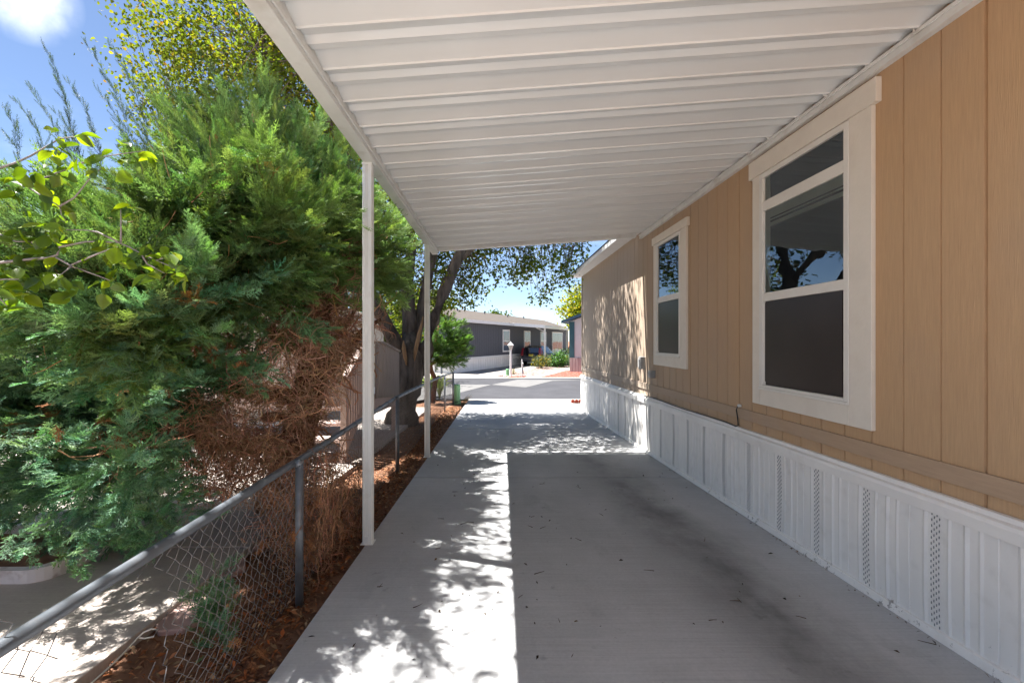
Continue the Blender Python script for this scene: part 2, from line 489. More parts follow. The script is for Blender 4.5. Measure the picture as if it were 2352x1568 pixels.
M['juniper_bark'] = mat("juniper_bark", (0.13, 0.065, 0.038), 0.95, 0.5, 9, (2, 2, 0.35), bump=0.9, bscale=12, spec=0.1)
M['needles'] = leaf_mat("juniper_scale_leaves", 0.55, 0.36, (1.15, 1.2, 0.55), 0.35)
M['poplar_leaf'] = leaf_mat("poplar_leaves", 0.7, 0.42, (1.4, 1.3, 0.35), 0.15)
M['sapling_leaf'] = leaf_mat("sapling_leaves", 0.32, 0.5, (1.5, 1.5, 0.3), 0.5)
M['bush_leaf'] = leaf_mat("bush_leaves", 0.5, 0.3, (1.3, 1.3, 0.5))
M['twig'] = tint_mat("dead_twigs")
M['litter'] = tint_mat("leaf_litter")
M['sapling_bark'] = mat("grey_smooth_bark", (0.30, 0.26, 0.25), 0.7, 0.2, 20)
M['pink_wood'] = mat("faded_pink_paint", (0.47, 0.36, 0.32), 0.8, 0.12, 3, (1, 1, 0.4), bump=0.2, spec=0.2)
M['grey_wood'] = mat("faded_grey_slats", (0.33, 0.28, 0.25), 0.85, 0.12, 5, (4, 4, 0.4), bump=0.2, spec=0.2)
M['grey_siding'] = mat("slate_grey_siding", (0.095, 0.100, 0.115), 0.75, 0.05, 6, (4, 4, 0.4), spec=0.25)
M['white'] = mat("white_paint", (0.78, 0.77, 0.75), 0.5, 0.04, 5)
M['shingle'] = mat("brown_grey_shingles", (0.085, 0.072, 0.062), 0.9, 0.14, 3, (1, 1, 6), bump=0.3, spec=0.15)
M['cream_wall'] = mat("cream_wall", (0.55, 0.47, 0.38), 0.8, 0.05, 3)
M['teal'] = mat("teal_paint", (0.035, 0.105, 0.125), 0.6, 0.08, 4)
M['pale_wall'] = mat("pale_grey_wall", (0.60, 0.59, 0.58), 0.75, 0.04, 3)
M['skirt_far'] = mat("pinkish_skirting", (0.42, 0.35, 0.33), 0.7, 0.06, 3)
M['car_paint'] = mat("midnight_blue_car_paint", (0.008, 0.009, 0.018), 0.12, 0.1, 3, spec=0.7)
M['car_grey'] = mat("grey_bumper_plastic", (0.09, 0.09, 0.10), 0.35, 0.1, 3)
M['red_lens'] = mat("red_lamp_lens", (0.28, 0.008, 0.012), 0.15, 0.1, 8, spec=0.6)
M['plate'] = mat("yellow_plate", (0.55, 0.42, 0.05), 0.4, 0.1, 12)
M['tyre'] = mat("tyre_rubber", (0.02, 0.02, 0.02), 0.8, 0.2, 6)
M['rim'] = mat("wheel_rim", (0.4, 0.4, 0.42), 0.3, 0.1, 6, metal=0.8)
M['green_box'] = mat("pale_green_plastic", (0.20, 0.42, 0.21), 0.5, 0.08, 5, spec=0.35)
M['orange_wood'] = mat("orange_stained_wood", (0.42, 0.15, 0.025), 0.6, 0.15, 5)
M['orange'] = mat("orange_sign", (0.75, 0.30, 0.02), 0.5, 0.08, 6)
M['terracotta'] = mat("terracotta", (0.32, 0.055, 0.03), 0.8, 0.2, 12, bump=0.3)
M['rope'] = mat("white_cord", (0.75, 0.72, 0.66), 0.7, 0.08, 30)
M['trough'] = mat("weathered_white_enamel", (0.62, 0.56, 0.54), 0.45, 0.08, 5, dirt=((0.18, 0.08, 0.05), 0.8, 8))
M['lantern'] = mat("lantern_glass", (0.55, 0.53, 0.48), 0.15, 0.05, 5, spec=0.6)
M['pink_gravel'] = gravel_mat("pink_gravel", [(0.17, 0.105, 0.09), (0.26, 0.20, 0.18), (0.13, 0.08, 0.07), (0.33, 0.27, 0.25), (0.20, 0.14, 0.12)], 16)
M['red_gravel'] = gravel_mat("red_gravel", [(0.20, 0.045, 0.03), (0.27, 0.085, 0.06), (0.15, 0.03, 0.02), (0.30, 0.15, 0.12), (0.21, 0.06, 0.04)], 18)
M['grey_gravel'] = gravel_mat("grey_gravel", [(0.16, 0.15, 0.14), (0.30, 0.28, 0.26), (0.10, 0.09, 0.09), (0.40, 0.37, 0.34)], 22)
M['stone'] = mat("pale_stone", (0.50, 0.42, 0.36), 0.85, 0.2, 6, bump=0.4)
M['flagstone'] = mat("pink_flagstone", (0.36, 0.24, 0.21), 0.85, 0.15, 4, bump=0.4)

# ------------------------------------------------------------------ ground, drive, street
def sheet(name, xs, ys, dz, m, kind='structure', fn=None):
    v, f = [], []
    for y in ys:
        for x in xs: v.append((x, y, (fn or gz)(x, y) + dz))
    nx = len(xs)
    for j in range(len(ys) - 1):
        for i in range(nx - 1):
            a = j * nx + i; f.append((a, a + 1, a + nx + 1, a + nx))
    me = bpy.data.meshes.new(name); me.from_pydata(v, [], f)
    return tag(finish(me, name, m, None, None, True), kind=kind)


def poly_sheet(name, pts, dz, m, kind='structure', thick=0.0):
    b = MB()
    top = [(p[0], p[1], gz(p[0], p[1]) + dz) for p in pts]
    if thick:
        b.prism([(x, y, z - thick) for x, y, z in top], (0, 0, thick))
    else: b.face(top)
    return tag(b.build(name, m), kind=kind)


xs = sorted(set([-400, -150, -60, -30, -15, -8] + [round(-5 + 0.25 * i, 3) for i in range(33)] + [6, 12, 25, 60, 150, 400]))
ys = sorted(set([-60, -30, -15, -8] + [round(-6 + 0.3 * i, 3) for i in range(71)] + [15.1, 16, 18, 22, 30, 45, 80, 160, 400, 900]))
def soil_fn(x, y):
    h = gz(x, y)
    if y < 15.1 and -5.5 < x < -0.9:
        w = math.exp(-((x + 1.30) / 0.22) ** 2)
        h += 0.035 * w * (0.6 + 0.4 * math.sin(y * 2.3) * math.sin(y * 0.9 + 1)) + 0.012 * math.sin(x * 9 + y * 4) * math.sin(y * 7)
    return h
sheet("ground", xs, ys, -0.075, M['soil'], fn=soil_fn)

b = MB()
joints = [-7.0, -1.9, 1.87, 5.64, 9.4, 13.0, 15.35]
for a, c in zip(joints[:-1], joints[1:]):
    xl0, xl1 = -1.056 + 0.0076 * (a - 2.09), -1.056 + 0.0076 * (c - 2.09)
    xr = 2.42
    z0, z1 = gz(0, a), gz(0, c)
    g = 0.011
    b.hexa([(xl0, a + g, z0 - .12), (xr, a + g, z0 - .12), (xr, c - g, z1 - .12), (xl1, c - g, z1 - .12),
            (xl0, a + g, z0), (xr, a + g, z0), (xr, c - g, z1), (xl1, c - g, z1)])
tag(b.build("driveway", M['concrete'], bevel=0.006), kind='structure')
b = MB(); b.box(-0.955, 7.0, 15.36, 15.75, -0.66, -0.515)
tag(b.build("driveway_apron", M['concrete_plain'], bevel=0.005), kind='structure')
# bed of gravel at the end of the tan house
poly_sheet("gravel_bed", [(2.0, 13.0), (7.0, 13.0), (7.0, 15.34), (2.43, 15.34), (2.43, 13.2)], -0.01, M['grey_gravel'])

sheet("road", [-120, -30, -6, 0, 6, 30, 120], [15.76, 18, 21, 24.3], -0.012, M['asphalt'])
def G2(zx, zy, lift=0.0):
    """ground point of the level street from pixel of the enlarged view of the far side"""
    px, py = (1050 + zx * 380 / 2292) * 2352 / 2500, (740 + zy * 380 / 2292) * 2352 / 2500
    y = 2.02 * 1045 / (py - 782)
    return ((px - 1140) / 1045 * y, y)
# paler strips of the street surface between the darker areas
poly_sheet("pale_road_strip", [G2(-700, 1188), G2(350, 1192), G2(900, 1196), G2(450, 1310), G2(-700, 1560)], -0.006, M['asphalt_pale'])
poly_sheet("pale_road_strip", [G2(900, 1196), G2(1290, 1122), G2(2300, 1128), G2(1800, 1140), G2(1410, 1236)], -0.006, M['asphalt_pale'])
b = MB(); b.box(-120, 120, 24.3, 24.85, -0.7, -0.50)
tag(b.build("kerb", M['concrete_plain'], bevel=0.02), kind='structure')
b = MB(); b.box(-60, 60, 24.86, 95, -0.8, -0.512)
tag(b.build("far_yard", M['concrete_plain']), kind='structure')
poly_sheet("gravel_bed", [G2(860, 1098), G2(1050, 1060), G2(1280, 1010), G2(1540, 962), G2(1600, 925), G2(2030, 905), G2(2045, 940), G2(1900, 982), G2(1380, 1099)], 0.016, M['pink_gravel'])
poly_sheet("gravel_bed", [G2(1570, 1104), G2(1830, 1040), G2(2000, 992), G2(2600, 992), G2(2700, 1104)], 0.016, M['red_gravel'])
poly_sheet("gravel_bed", [G2(1130, 1102), G2(1200, 1078), G2(1420, 1072), G2(1390, 1099)], 0.022, M['red_gravel'])

# neighbour's slab on the left
b = MB()
for a, c in ((-6, 0.4), (0.42, 3.6), (3.62, 6.5), (6.52, 13.5)):
    b.hexa([(-9, a, gz(0, a) - .15), (-1.96, a, gz(0, a) - .15), (-1.96, c, gz(0, c) - .15), (-9, c, gz(0, c) - .15),
            (-9, a, gz(0, a) - .01), (-1.96, a, gz(0, a) - .01), (-1.96, c, gz(0, c) - .01), (-9, c, gz(0, c) - .01)])
tag(b.build("neighbour_driveway", M['concrete_neighbour'], bevel=0.008), kind='structure')

# ------------------------------------------------------------------ tan mobile home
WX = 2.40
Y0, Y1 = -6.0, 12.75
home = thing("mobile_home", "tan mobile home with grooved siding and white ribbed skirting along the driveway", "mobile home", (WX + 2.5, 4, gz(0, 4)))
b = MB()
prof = [(WX, Y0)]
y = 2.23 - 0.2265 * 37
while y < Y1 - 0.05:
    if y > Y0 + 0.02:
        g = 1.7 if round((y - 2.23) / .2265) % 5 == 0 else 1.0     # sheet joints are wider
        prof += [(WX, y - 0.006 * g), (WX + 0.008 * g, y - 0.004 * g), (WX + 0.008 * g, y + 0.004 * g), (WX, y + 0.006 * g)]
    y += 0.2265
prof += [(WX, Y1)]
for p, q in zip(prof[:-1], prof[1:]):
    b.face([(p[0], p[1], 0.0), (p[0], p[1], 3.4), (q[0], q[1], 3.4), (q[0], q[1], 0.0)])
# gable ends and back
for yy, o in ((Y1, 1), (Y0, -1)):
    b.face([(WX, yy, 0), (7.0, yy, 0), (7.0, yy, 3.4), (4.7, yy, 4.15), (WX, yy, 3.4)])
b.face([(7.0, Y0, 0), (7.0, Y1, 0), (7.0, Y1, 3.4), (7.0, Y0, 3.4)])
b.build("wall", M['siding'], home)
b = MB()
b.hexa([(WX - .016, Y0, .80), (WX - .0005, Y0, .80), (WX - .0005, Y1, .69), (WX - .016, Y1, .69),
        (WX - .016, Y0, .90), (WX - .0005, Y0, .90), (WX - .0005, Y1, .79), (WX - .016, Y1, .79)])
b.build("trim_band", M['siding_band'], home, bevel=0.003)
b = MB(); b.box(WX - .018, WX + .06, Y1 - .07, Y1 + .015, 0.66, 3.28)
b.build("corner_trim", M['siding_band'], home, bevel=0.003)

# skirting: ribbed sheets, slotted vents, cap and track
def capz(y): return 0.69 - 0.0125 * y
SX = 2.362
b = MB()
pr = []
s0 = 2.59 - 0.4535 * 19
while s0 < Y1:
    for o, d in ((0, 0), (0.003, 0.006), (0.009, 0.0), (0.070, 0), (0.084, -0.004), (0.098, 0), (0.135, 0), (0.152, -0.007), (0.169, 0), (0.225, 0), (0.237, -0.004), (0.25, 0), (0.268, 0.002), (0.332, 0.002), (0.35, 0), (0.366, -0.005), (0.382, 0), (0.449, 0.0)):
        yy = s0 + o
        if Y0 <= yy <= Y1 - .02:
            pr.append((SX + d + 0.004 * math.sin(yy * 5.1) * math.sin(yy * 1.7 + 1), yy))
    s0 += 0.4535
rows = [0, 0.25, 0.5, 0.75, 1.0]
for p, q in zip(pr[:-1], pr[1:]):
    for ra, rb in zip(rows[:-1], rows[1:]):
        def pt(c, r):
            zb, zt = gz(0, c[1]) + 0.02, capz(c[1]) - 0.03
            return (c[0] - 0.007 * math.sin(r * math.pi) * math.sin(c[1] * 2.9), c[1], zb + (zt - zb) * r)
        b.face([pt(p, ra), pt(p, rb), pt(q, rb), pt(q, ra)])
b.face([(2.41, Y1 + .02, -0.5), (7.0, Y1 + .02, -0.5), (7.0, Y1 + .02, 0.5), (2.41, Y1 + .02, 0.5)])
skirt = b.build("skirting", M['skirt'], home, smooth=False)
b = MB()
k = -6
while 2.443 + 0.4535 * k < 9:
    yc = 2.443 + 0.4535 * k
    zb, zt = gz(0, yc) + 0.05, capz(yc) - 0.10
    for cidx in range(4):
        z = zb + (cidx % 2) * 0.016
        while z < zt:
            yy = yc - 0.021 + cidx * 0.014
            r = (z - zb) / (zt - zb)
            xx = SX - 0.006 + 0.004 * math.sin(yy * 5.1) * math.sin(yy * 1.7 + 1) - 0.007 * math.sin(r * math.pi) * math.sin(yy * 2.9)
            b.box(xx + .001, xx + 0.004, yy - 0.0014, yy + 0.0014, z, z + 0.013)
            z += 0.032
    k += 1
b.build("vent_slots", M['slot'], skirt)
b = MB()
seg = [Y0, -2.4, 1.98, 5.55, 9.1, Y1 + .02]
for a, c in zip(seg[:-1], seg[1:]):
    c -= 0.004
    def sec(yy):
        z = capz(yy); w = 0.004 * math.sin(yy * 3)
        return [(2.338 + w, yy, z - .085), (2.334 + w, yy, z - .03), (2.342 + w, yy, z - .012), (2.365, yy, z - .004), (2.372, yy, z + .018), (2.398, yy, z + .020), (2.398, yy, z - .085)]
    n = 8
    ss = [sec(a + (c - a) * i / n) for i in range(n + 1)]
    for p, q in zip(ss[:-1], ss[1:]):
        for i in range(len(p)):
            j = (i + 1) % len(p)
            b.face([p[i], p[j], q[j], q[i]])
    b.face(ss[0]); b.face(list(reversed(ss[-1])))
b.build("skirting_cap", M['skirt'], home)
b = MB()
b.hexa([(2.325, Y0, gz(0, Y0)), (2.40, Y0, gz(0, Y0)), (2.40, Y1, gz(0, Y1)), (2.325, Y1, gz(0, Y1)),
        (2.340, Y0, gz(0, Y0) + .042), (2.40, Y0, gz(0, Y0) + .042), (2.40, Y1, gz(0, Y1) + .042), (2.340, Y1, gz(0, Y1) + .042)])
b.build("skirting_track", M['skirt'], home, bevel=0.004)

# roof and eaves
b = MB()
EX = 2.12
for (xa, za, xb, zb) in ((EX, 3.37, 4.7, 4.22), (4.7, 4.22, 7.28, 3.37)):
    b.hexa([(xa, Y0 - .25, za - .01), (xb, Y0 - .25, zb - .01), (xb, Y1 + .28, zb - .01), (xa, Y1 + .28, za - .01),
            (xa, Y0 - .25, za + .03), (xb, Y0 - .25, zb + .03), (xb, Y1 + .28, zb + .03), (xa, Y1 + .28, za + .03)])
b.build("roof", M['shingle'], home)
b = MB(); b.box(EX, EX + .02, Y0 - .24, Y1 + .27, 3.275, 3.392)
b.box(EX + .021, WX - .001, Y0 - .24, Y1 + .27, 3.29, 3.30)
for (xa, za, xb, zb) in ((EX, 3.37, 4.7, 4.22), (4.7, 4.22, 7.28, 3.37)):
    b.hexa([(xa, Y1 + .281, za - .10), (xb, Y1 + .281, zb - .10), (xb, Y1 + .30, zb - .10), (xa, Y1 + .30, za - .10),
            (xa, Y1 + .281, za + .028), (xb, Y1 + .281, zb + .028), (xb, Y1 + .30, zb + .028), (xa, Y1 + .30, za + .028)])
b.build("fascia", M['white'], home, bevel=0.003)


def window(o0, o1, z0, z1, i0, i1, k0, k1, hd, bars, screen_top):
    """o*: outer casing, i*/k*: opening, hd: header bottom, bars: cross bars (low, high)"""
    b = MB()
    b.box(WX - .030, WX - .0005, o0, i0, z0, hd - .001)
    b.box(WX - .030, WX - .0005, i1, o1, z0, hd - .001)
    b.box(WX - .030, WX - .0005, i0 + .001, i1 - .001, z0, k0)
    b.box(WX - .040, WX - .0005, o0 - .045, o1 + .045, hd, z1)
    w = b.build("window", M['cream'], home, bevel=0.004)
    b = MB(); t = .045
    b.box(WX - .034, WX - .0005, i0 + .001, i0 + t, k0 + .001, k1 - .001)
    b.box(WX - .034, WX - .0005, i1 - t, i1 - .001, k0 + .001, k1 - .001)
    b.box(WX - .034, WX - .0005, i0 + t + .0005, i1 - t - .0005, k0 + .001, k0 + t)
    b.box(WX - .034, WX - .0005, i0 + t + .0005, i1 - t - .0005, k1 - t, k1 - .001)
    for lo, hi in bars: b.box(WX - .028, WX - .0005, i0 + t + .0005, i1 - t - .0005, lo, hi)
    # inner step of the vinyl frame
    b.box(WX - .020, WX - .0005, i0 + t + .0005, i0 + t + .016, k0 + t, k1 - t)
    b.box(WX - .020, WX - .0005, i1 - t - .016, i1 - t - .0005, k0 + t, k1 - t)
    b.build("frame", M['vinyl'], w, bevel=0.003)
    edges = [k0 + t] + [e for br in sorted(bars) for e in br] + [k1 - t]
    for j in range(0, len(edges), 2):
        lo, hi = edges[j], edges[j + 1]
        b = MB(); b.box(WX - .010, WX - .0005, i0 + t + .017, i1 - t - .017, lo + .001, hi - .001)
        if j == 0:
            b.box(WX - .017, WX - .0105, i0 + t + .03, i1 - t - .017, lo + .03, hi - .012)
            b.build("screen", M['screen'], w)
        else:
            b.build("interior", M['interior'], w)
            b = MB(); ya, yb3 = i0 + t + .017, i1 - t - .017; b.face([(WX - .0145, ya, lo + .001), (WX - .0145, ya, hi - .001), (WX - .0145, yb3, hi - .001), (WX - .0145, yb3, lo + .001)])
            b.build("pane", M['clear'], w)
            if i1 - i0 > .95:
                a0, a1 = i0 + t + .018, i1 - t - .018
                b = MB(); b.box(WX - .0125, WX - .0105, a1 - .07, a1, lo + .001, hi - .001)
                if hi < 2.7:
                    for q0, q1 in ((.0, .075), (.085, .10), (.115, .15)): b.box(WX - .0128, WX - .0105, a0, a1 - .072, hi - q1, hi - q0 - .002)
                b.build("blind", M['blind'], w)
    b = MB(); b.box(WX - .046, WX - .0345, i0 + .004, i1 - .004, k0 + .002, k0 + .022)
    b.build("sill", M['vinyl'], w, bevel=0.003)
    return w

window(2.876, 4.215, .928, 3.146, 3.060, 4.10, 1.064, 2.985, 2.99, [(1.847, 1.92), (2.645, 2.734)], 1.85)
window(5.687, 6.87, 1.14, 3.04, 5.87, 6.76, 1.28, 2.925, 2.93, [(2.05, 2.13)], 2.05)
# outlets and cable
b = MB(); q = P(1478, 833, 7.35)
b.box(WX - .085, WX - .0005, 7.32, 7.43, q.z - .10, q.z + .10); b.box(WX - .098, WX - .0855, 7.335, 7.415, q.z - .075, q.z + .06)
b.build("electrical_box", M['box_grey'], home, bevel=0.006)
b = MB(); q = P(1498, 858, 7.0)
b.box(WX - .08, WX - .0005, 6.86, 6.97, q.z - .055, q.z + .055); b.lathe((WX - .06, 6.915, q.z - .02), [(.035, 0), (.04, .02), (.03, .06)], 10)
b.build("outlet_box", M['box_grey'], home, bevel=0.006)
b = MB(); q = P(1704, 930, 4.46)
pts = [(WX - .012, 4.455, .865), (WX - .035, 4.46, .86), (WX - .042, 4.47, .82), (WX - .03, 4.47, .74), (WX - .03, 4.46, .67), (WX - .034, 4.5, .655)]
yy = 4.7
while yy < 7.4:
    pts.append((WX - .034 + 0.003 * math.sin(yy * 5), yy, capz(yy) + .026 + 0.006 * math.sin(yy * 3)))
    yy += .2
b.tube(pts, .006, 6)
b.build("cable", M['black'], home, smooth=True)
b = MB(); b.lathe((WX - .02, 4.455, .85), [(.004, 0), (.02, .004), (.02, .024), (.006, .03)], 10)
b.build("cable_bushing", M['white'], home, smooth=True)

# ------------------------------------------------------------------ carport
car = thing("carport", "white aluminium carport roof of ribbed pans on two thin posts beside the tan home", "carport", (-1.03, 3.66, gz(0, 3.66)))
def ph(x): return 3.0 + (x + 1.05) * 0.072
XL, XR = -1.0, 2.396
PER = 0.3372
seq = [(0.0, 0.030), (0.132, 0.0), (0.136, -0.006), (0.144, -0.006), (0.1445, 0.022), (0.148, 0.022), (0.149, 0.013), (0.226, 0.013), (0.2265, 0.026), (0.230, 0.026), (0.2305, 0.021), (0.273, 0.002), (0.277, 0.009), (0.328, 0.008), (0.3285, 0.036), (0.3345, 0.036)]
seq = [(o_, d_ * 1.6) for o_, d_ in seq]
line = []
yb = 2.05 - PER * 7
while yb < 7.47:
    for o, d in seq:
        if yb + o < 7.47: line.append((yb + o, d))
    yb += PER
b = MB(); NX = 12
for (ya, da), (yb2, db) in zip(line[:-1], line[1:]):
    for i in range(NX):
        xa, xb = XL + (XR - XL) * i / NX, XL + (XR - XL) * (i + 1) / NX
        b.face([(xa, ya, ph(xa) + da), (xa, yb2, ph(xa) + db), (xb, yb2, ph(xb) + db), (xb, ya, ph(xb) + da)])
# upper skin so that the roof has a real thickness
b.face([(XL, -0.31, ph(XL) + .075), (XR, -0.31, ph(XR) + .06), (XR, 7.47, ph(XR) + .06), (XL, 7.47, ph(XL) + .075)])
roof = b.build("roof_pans", M['alu'], car)
b = MB(); b.box(-1.065, -0.968, -0.36, 7.56, 2.925, 3.085)
b.box(-0.9675, -0.955, -0.33, 7.49, 2.955, 2.992)
b.build("side_beam", M['alu_post'], car, bevel=0.004)
b = MB()
b.hexa([(-.967, 7.48, ph(-.967) - .035), (2.30, 7.48, ph(2.3) - .045), (2.30, 7.56, ph(2.3) - .045), (-.967, 7.56, ph(-.967) - .035),
        (-.967, 7.48, ph(-.967) + .07), (2.30, 7.48, ph(2.3) + .06), (2.30, 7.56, ph(2.3) + .06), (-.967, 7.56, ph(-.967) + .07)])
b.build("end_beam", M['alu_post'], car, bevel=0.004)
b = MB()
b.hexa([(2.355, -0.3, 3.175), (2.399, -0.3, 3.175), (2.399, 7.5, 3.175), (2.355, 7.5, 3.175),
        (2.362, -0.3, 3.245), (2.399, -0.3, 3.245), (2.399, 7.5, 3.245), (2.362, 7.5, 3.245)])
b.box(2.345, 2.3545, -0.3, 7.5, 3.215, 3.236)
yb = 2.05 - PER * 3
while yb < 7.4:
    b.bar((2.34, yb + .16, 3.225), (2.325 - random.random() * .01, yb + .16 + random.uniform(-.03, .03), 3.26), .004, .016)
    yb += PER
b.build("ledger", M['alu_post'], car)
for py_ in (0.50, 3.63, 6.76):
    b = MB()
    x0, x1, y0, y1 = -1.070, -0.995, py_, py_ + .075
    z0, z1 = gz(0, py_), 2.924
    # fluted hollow post: outline with shallow grooves on each face
    def side(a, c, nrm):
        out = []
        a, c = Vector(a), Vector(c); nrm = Vector(nrm)
        for t, d in ((0.06, 0), (.36, 0), (.39, .008), (.47, .008), (.50, 0), (.53, .008), (.61, .008), (.64, 0), (.94, 0)):
            q = a + (c - a) * t - nrm * d; out.append((q.x, q.y))
        return out
    ol = side((x0, y0), (x1, y0), (0, -1)) + side((x1, y0), (x1, y1), (1, 0)) + side((x1, y1), (x0, y1), (0, 1)) + side((x0, y1), (x0, y0), (-1, 0))
    b.prism([(x, y, z0 + .004) for x, y in ol], (0, 0, z1 - z0 - .004))
    p = b.build("post", M['alu_post'], car)
    b = MB(); b.box(x0 - .012, x1 + .012, y0 - .012, y1 + .012, z0, z0 + .005); b.box(x0 + .025, x1 - .025, y0 - .006, y0 + .004, z0 + .002, z0 + .06)
    b.build("foot_plate", M['alu_post'], p)
    b = MB(); b.box(x0 - .003, x1 + .003, y0 - .003, y1 + .003, z1 - .02, z1 - .001)
    b.build("cap_plate", M['alu_post'], p)

# ------------------------------------------------------------------ chain link fence
FY = [0.0, 2.84, 6.05, 9.3, 12.7, 14.5]
FX = [-1.20, -1.264, -1.35, -1.40, -1.475, -1.41]
FH = [0.745, 0.735, 0.73, 0.64, 0.525, 0.47]
def fx(y): return float(np.interp(y, FY, FX))
def fh(y): return float(np.interp(y, FY, FH))
fence = thing("chain_link_fence", "low chain link fence with grey pipe rail left of the driveway", "fence", (-1.3, 6, gz(0, 6)))
b = MB(); b.tube([(fx(y), y, fh(y)) for y in [-1.5, 0, 1.4, 2.84, 4.4, 6.05, 7.6, 9.3, 11, 12.7, 13.6, 14.5]], .0215, 12)
b.build("top_rail", M['grey_metal'], fence, smooth=True)
for i, y in enumerate([-0.4, 2.84, 6.05, 9.3, 12.7, 14.5]):
    b = MB(); r = .0245 if y < 14 else .032
    b.tube([(fx(y) + .035, y, gz(0, y) - .1), (fx(y) + .035, y, fh(y) - .005)], r, 12)
    p = b.build("fence_post", M['grey_metal'], fence, smooth=True)
    b = MB(); b.lathe((fx(y) + .03, y, fh(y) - .02), [(.027, 0), (.03, .02), (.026, .04), (.012, .05)], 12)
    b.build("post_cap", M['grey_metal'], p, smooth=True)
ws = 0.0355
ycols = np.arange(1.72, 14.45, ws)
K = 25
paths = np.zeros((len(ycols), K, 3)); rad = np.full((len(ycols), K), .0016)
for i, y in enumerate(ycols):
    top, bot = fh(y) + .012, gz(0, y) + .0
    if y < 2.1: bot += (2.1 - y) * .15
    zz = np.linspace(top, bot, K)
    off = np.where(np.arange(K) % 2 == (i % 2), 1.0, 0.0) * ws
    if i % 2: off = np.where(np.arange(K) % 2 == 0, 1.0, 0.0) * ws
    else: off = np.where(np.arange(K) % 2 == 1, 1.0, 0.0) * ws
    sag = 0.012 * np.sin(zz * 9 + y * 3) + .03 * np.exp(-((y - 1.9) / .3) ** 2) * np.sin(np.linspace(0, 3.1, K))
    paths[i, :, 0] = fx(y) + .026 * 0 - .0 + sag + np.where(np.arange(K) % 2 == 1, .004, -.004)
    paths[i, :, 1] = y + off + .01 * np.sin(zz * 7 + y)
    paths[i, :, 2] = zz
# make neighbours interlock: shift odd columns by half a pitch vertically
V, F = tubes(paths, rad, 4)
me = raw_mesh("chain_mesh", V, F)
finish(me, "chain_mesh", M['wire'], fence, None)
# torn end of the mesh left hanging near the camera
def torn(y0, r0, r1, ph, x_off=0.0):
    """rows r0..r1 of one loose wire of the mesh"""
    b = MB(); top = fh(y0) + .012; dz = .0345
    pts = []
    for k in range(r0, r1 + 1):
        pts.append((fx(y0) + x_off * (k - r0) + (.004 if k % 2 else -.004) + random.uniform(-.004, .004), y0 + (ws if (k + ph) % 2 else 0) + random.uniform(-.005, .005), top - k * dz + random.uniform(-.004, .004)))
    b.tube(pts, .0018, 5)
    b.build("torn_wire", M['wire'], fence)
c0 = ycols[0]
for k, (r0, r1) in enumerate(((8, 21), (0, 3), (12, 20), (0, 2))): torn(c0 - ws * (k + 1), r0, r1, (k + 1) % 2, .0)
for k, (r0, r1) in enumerate(((-2, 3), (0, 6), (1, 7), (0, 4))): torn(1.12 + ws * k, r0, r1, k % 2, .004)
b = MB(); b.tube([(fx(y) - .004, y, fh(y) + .03 + .006 * math.sin(y * 40)) for y in np.arange(6.1, 14.4, .12)], .003, 5)
for y in np.arange(3.1, 14.4, .35):
    pts = [(fx(y) + .026 * math.cos(t), y + .004 * t, fh(y) + .026 * math.sin(t)) for t in np.linspace(0, 6.2, 9)]
    b.tube(pts, .0022, 4)
b.build("tie_wires", M['wire'], fence)

b = MB()
p0, p1 = P(195, 1580, 1.9), P(318, 1462, 2.35)
pts = [p0 + (p1 - p0) * t + Vector((0, 0, -.01 * math.sin(t * 3.1))) for t in np.linspace(0, 1, 8)]
pts += [p1 + Vector(q) for q in ((.012, .02, .012), (.04, .04, .018), (.055, .06, .0), (.04, .05, -.03), (.015, .02, -.02), (.0, .0, 0))]
b.tube(pts, .0042, 6)
tag(b.build("cord", M['rope'], None, tuple(p0), True), "white cord tied to the torn end of the chain link mesh", "cord")

# ------------------------------------------------------------------ foliage tools
def frond_template(n_pairs, sub, wid, seed, curl):
    """a flat fan of tapering twiglets; unit length along +X, lying in XY"""
    r = np.random.default_rng(seed)
    T = []
    def blade(p, d, L, w):
        d = d / np.linalg.norm(d); n = np.array([-d[1], d[0], 0.0]); ln = np.linalg.norm(n)
        n = n / ln if ln > 1e-6 else np.array([0, 1.0, 0])
        up = np.array([0, 0, 1.0]); s = n * math.cos(r.uniform(-1, 1)) + up * math.sin(r.uniform(-1, 1))
        T.append([p - s * w / 2, p + s * w / 2, p + d * L])
    def axis(t): return np.array([t, 0.05 * math.sin(t * 4 + seed), -curl * t * t])
    for k in range(5): blade(axis(k / 5), axis((k + 1.25) / 5) - axis(k / 5), .27, wid * 1.3)
    for k in range(n_pairs):
        t = 0.08 + 0.9 * k / n_pairs
        for sgn in (-1, 1):
            Ls = (0.46 * (1 - t) + 0.10) * r.uniform(.7, 1.2)
            an = sgn * r.uniform(.55, .85)
            d = np.array([math.cos(an), math.sin(an), r.uniform(-.35, .35)])
            p = axis(t + r.uniform(-.02, .02))
            blade(p, d, Ls, wid)
            for j in range(sub):
                u = (j + .6) / (sub + .5)
                for s2 in ((-1, 1) if j % 2 == 0 else (1,)):
                    an2 = an + s2 * r.uniform(.45, .8)
                    d2 = np.array([math.cos(an2), math.sin(an2), d[2] + r.uniform(-.4, .4)])
                    blade(p + d / np.linalg.norm(d) * Ls * u, d2, Ls * r.uniform(.25, .42) * (1.15 - u * .6) + .03, wid * .85)
    return np.array(T)


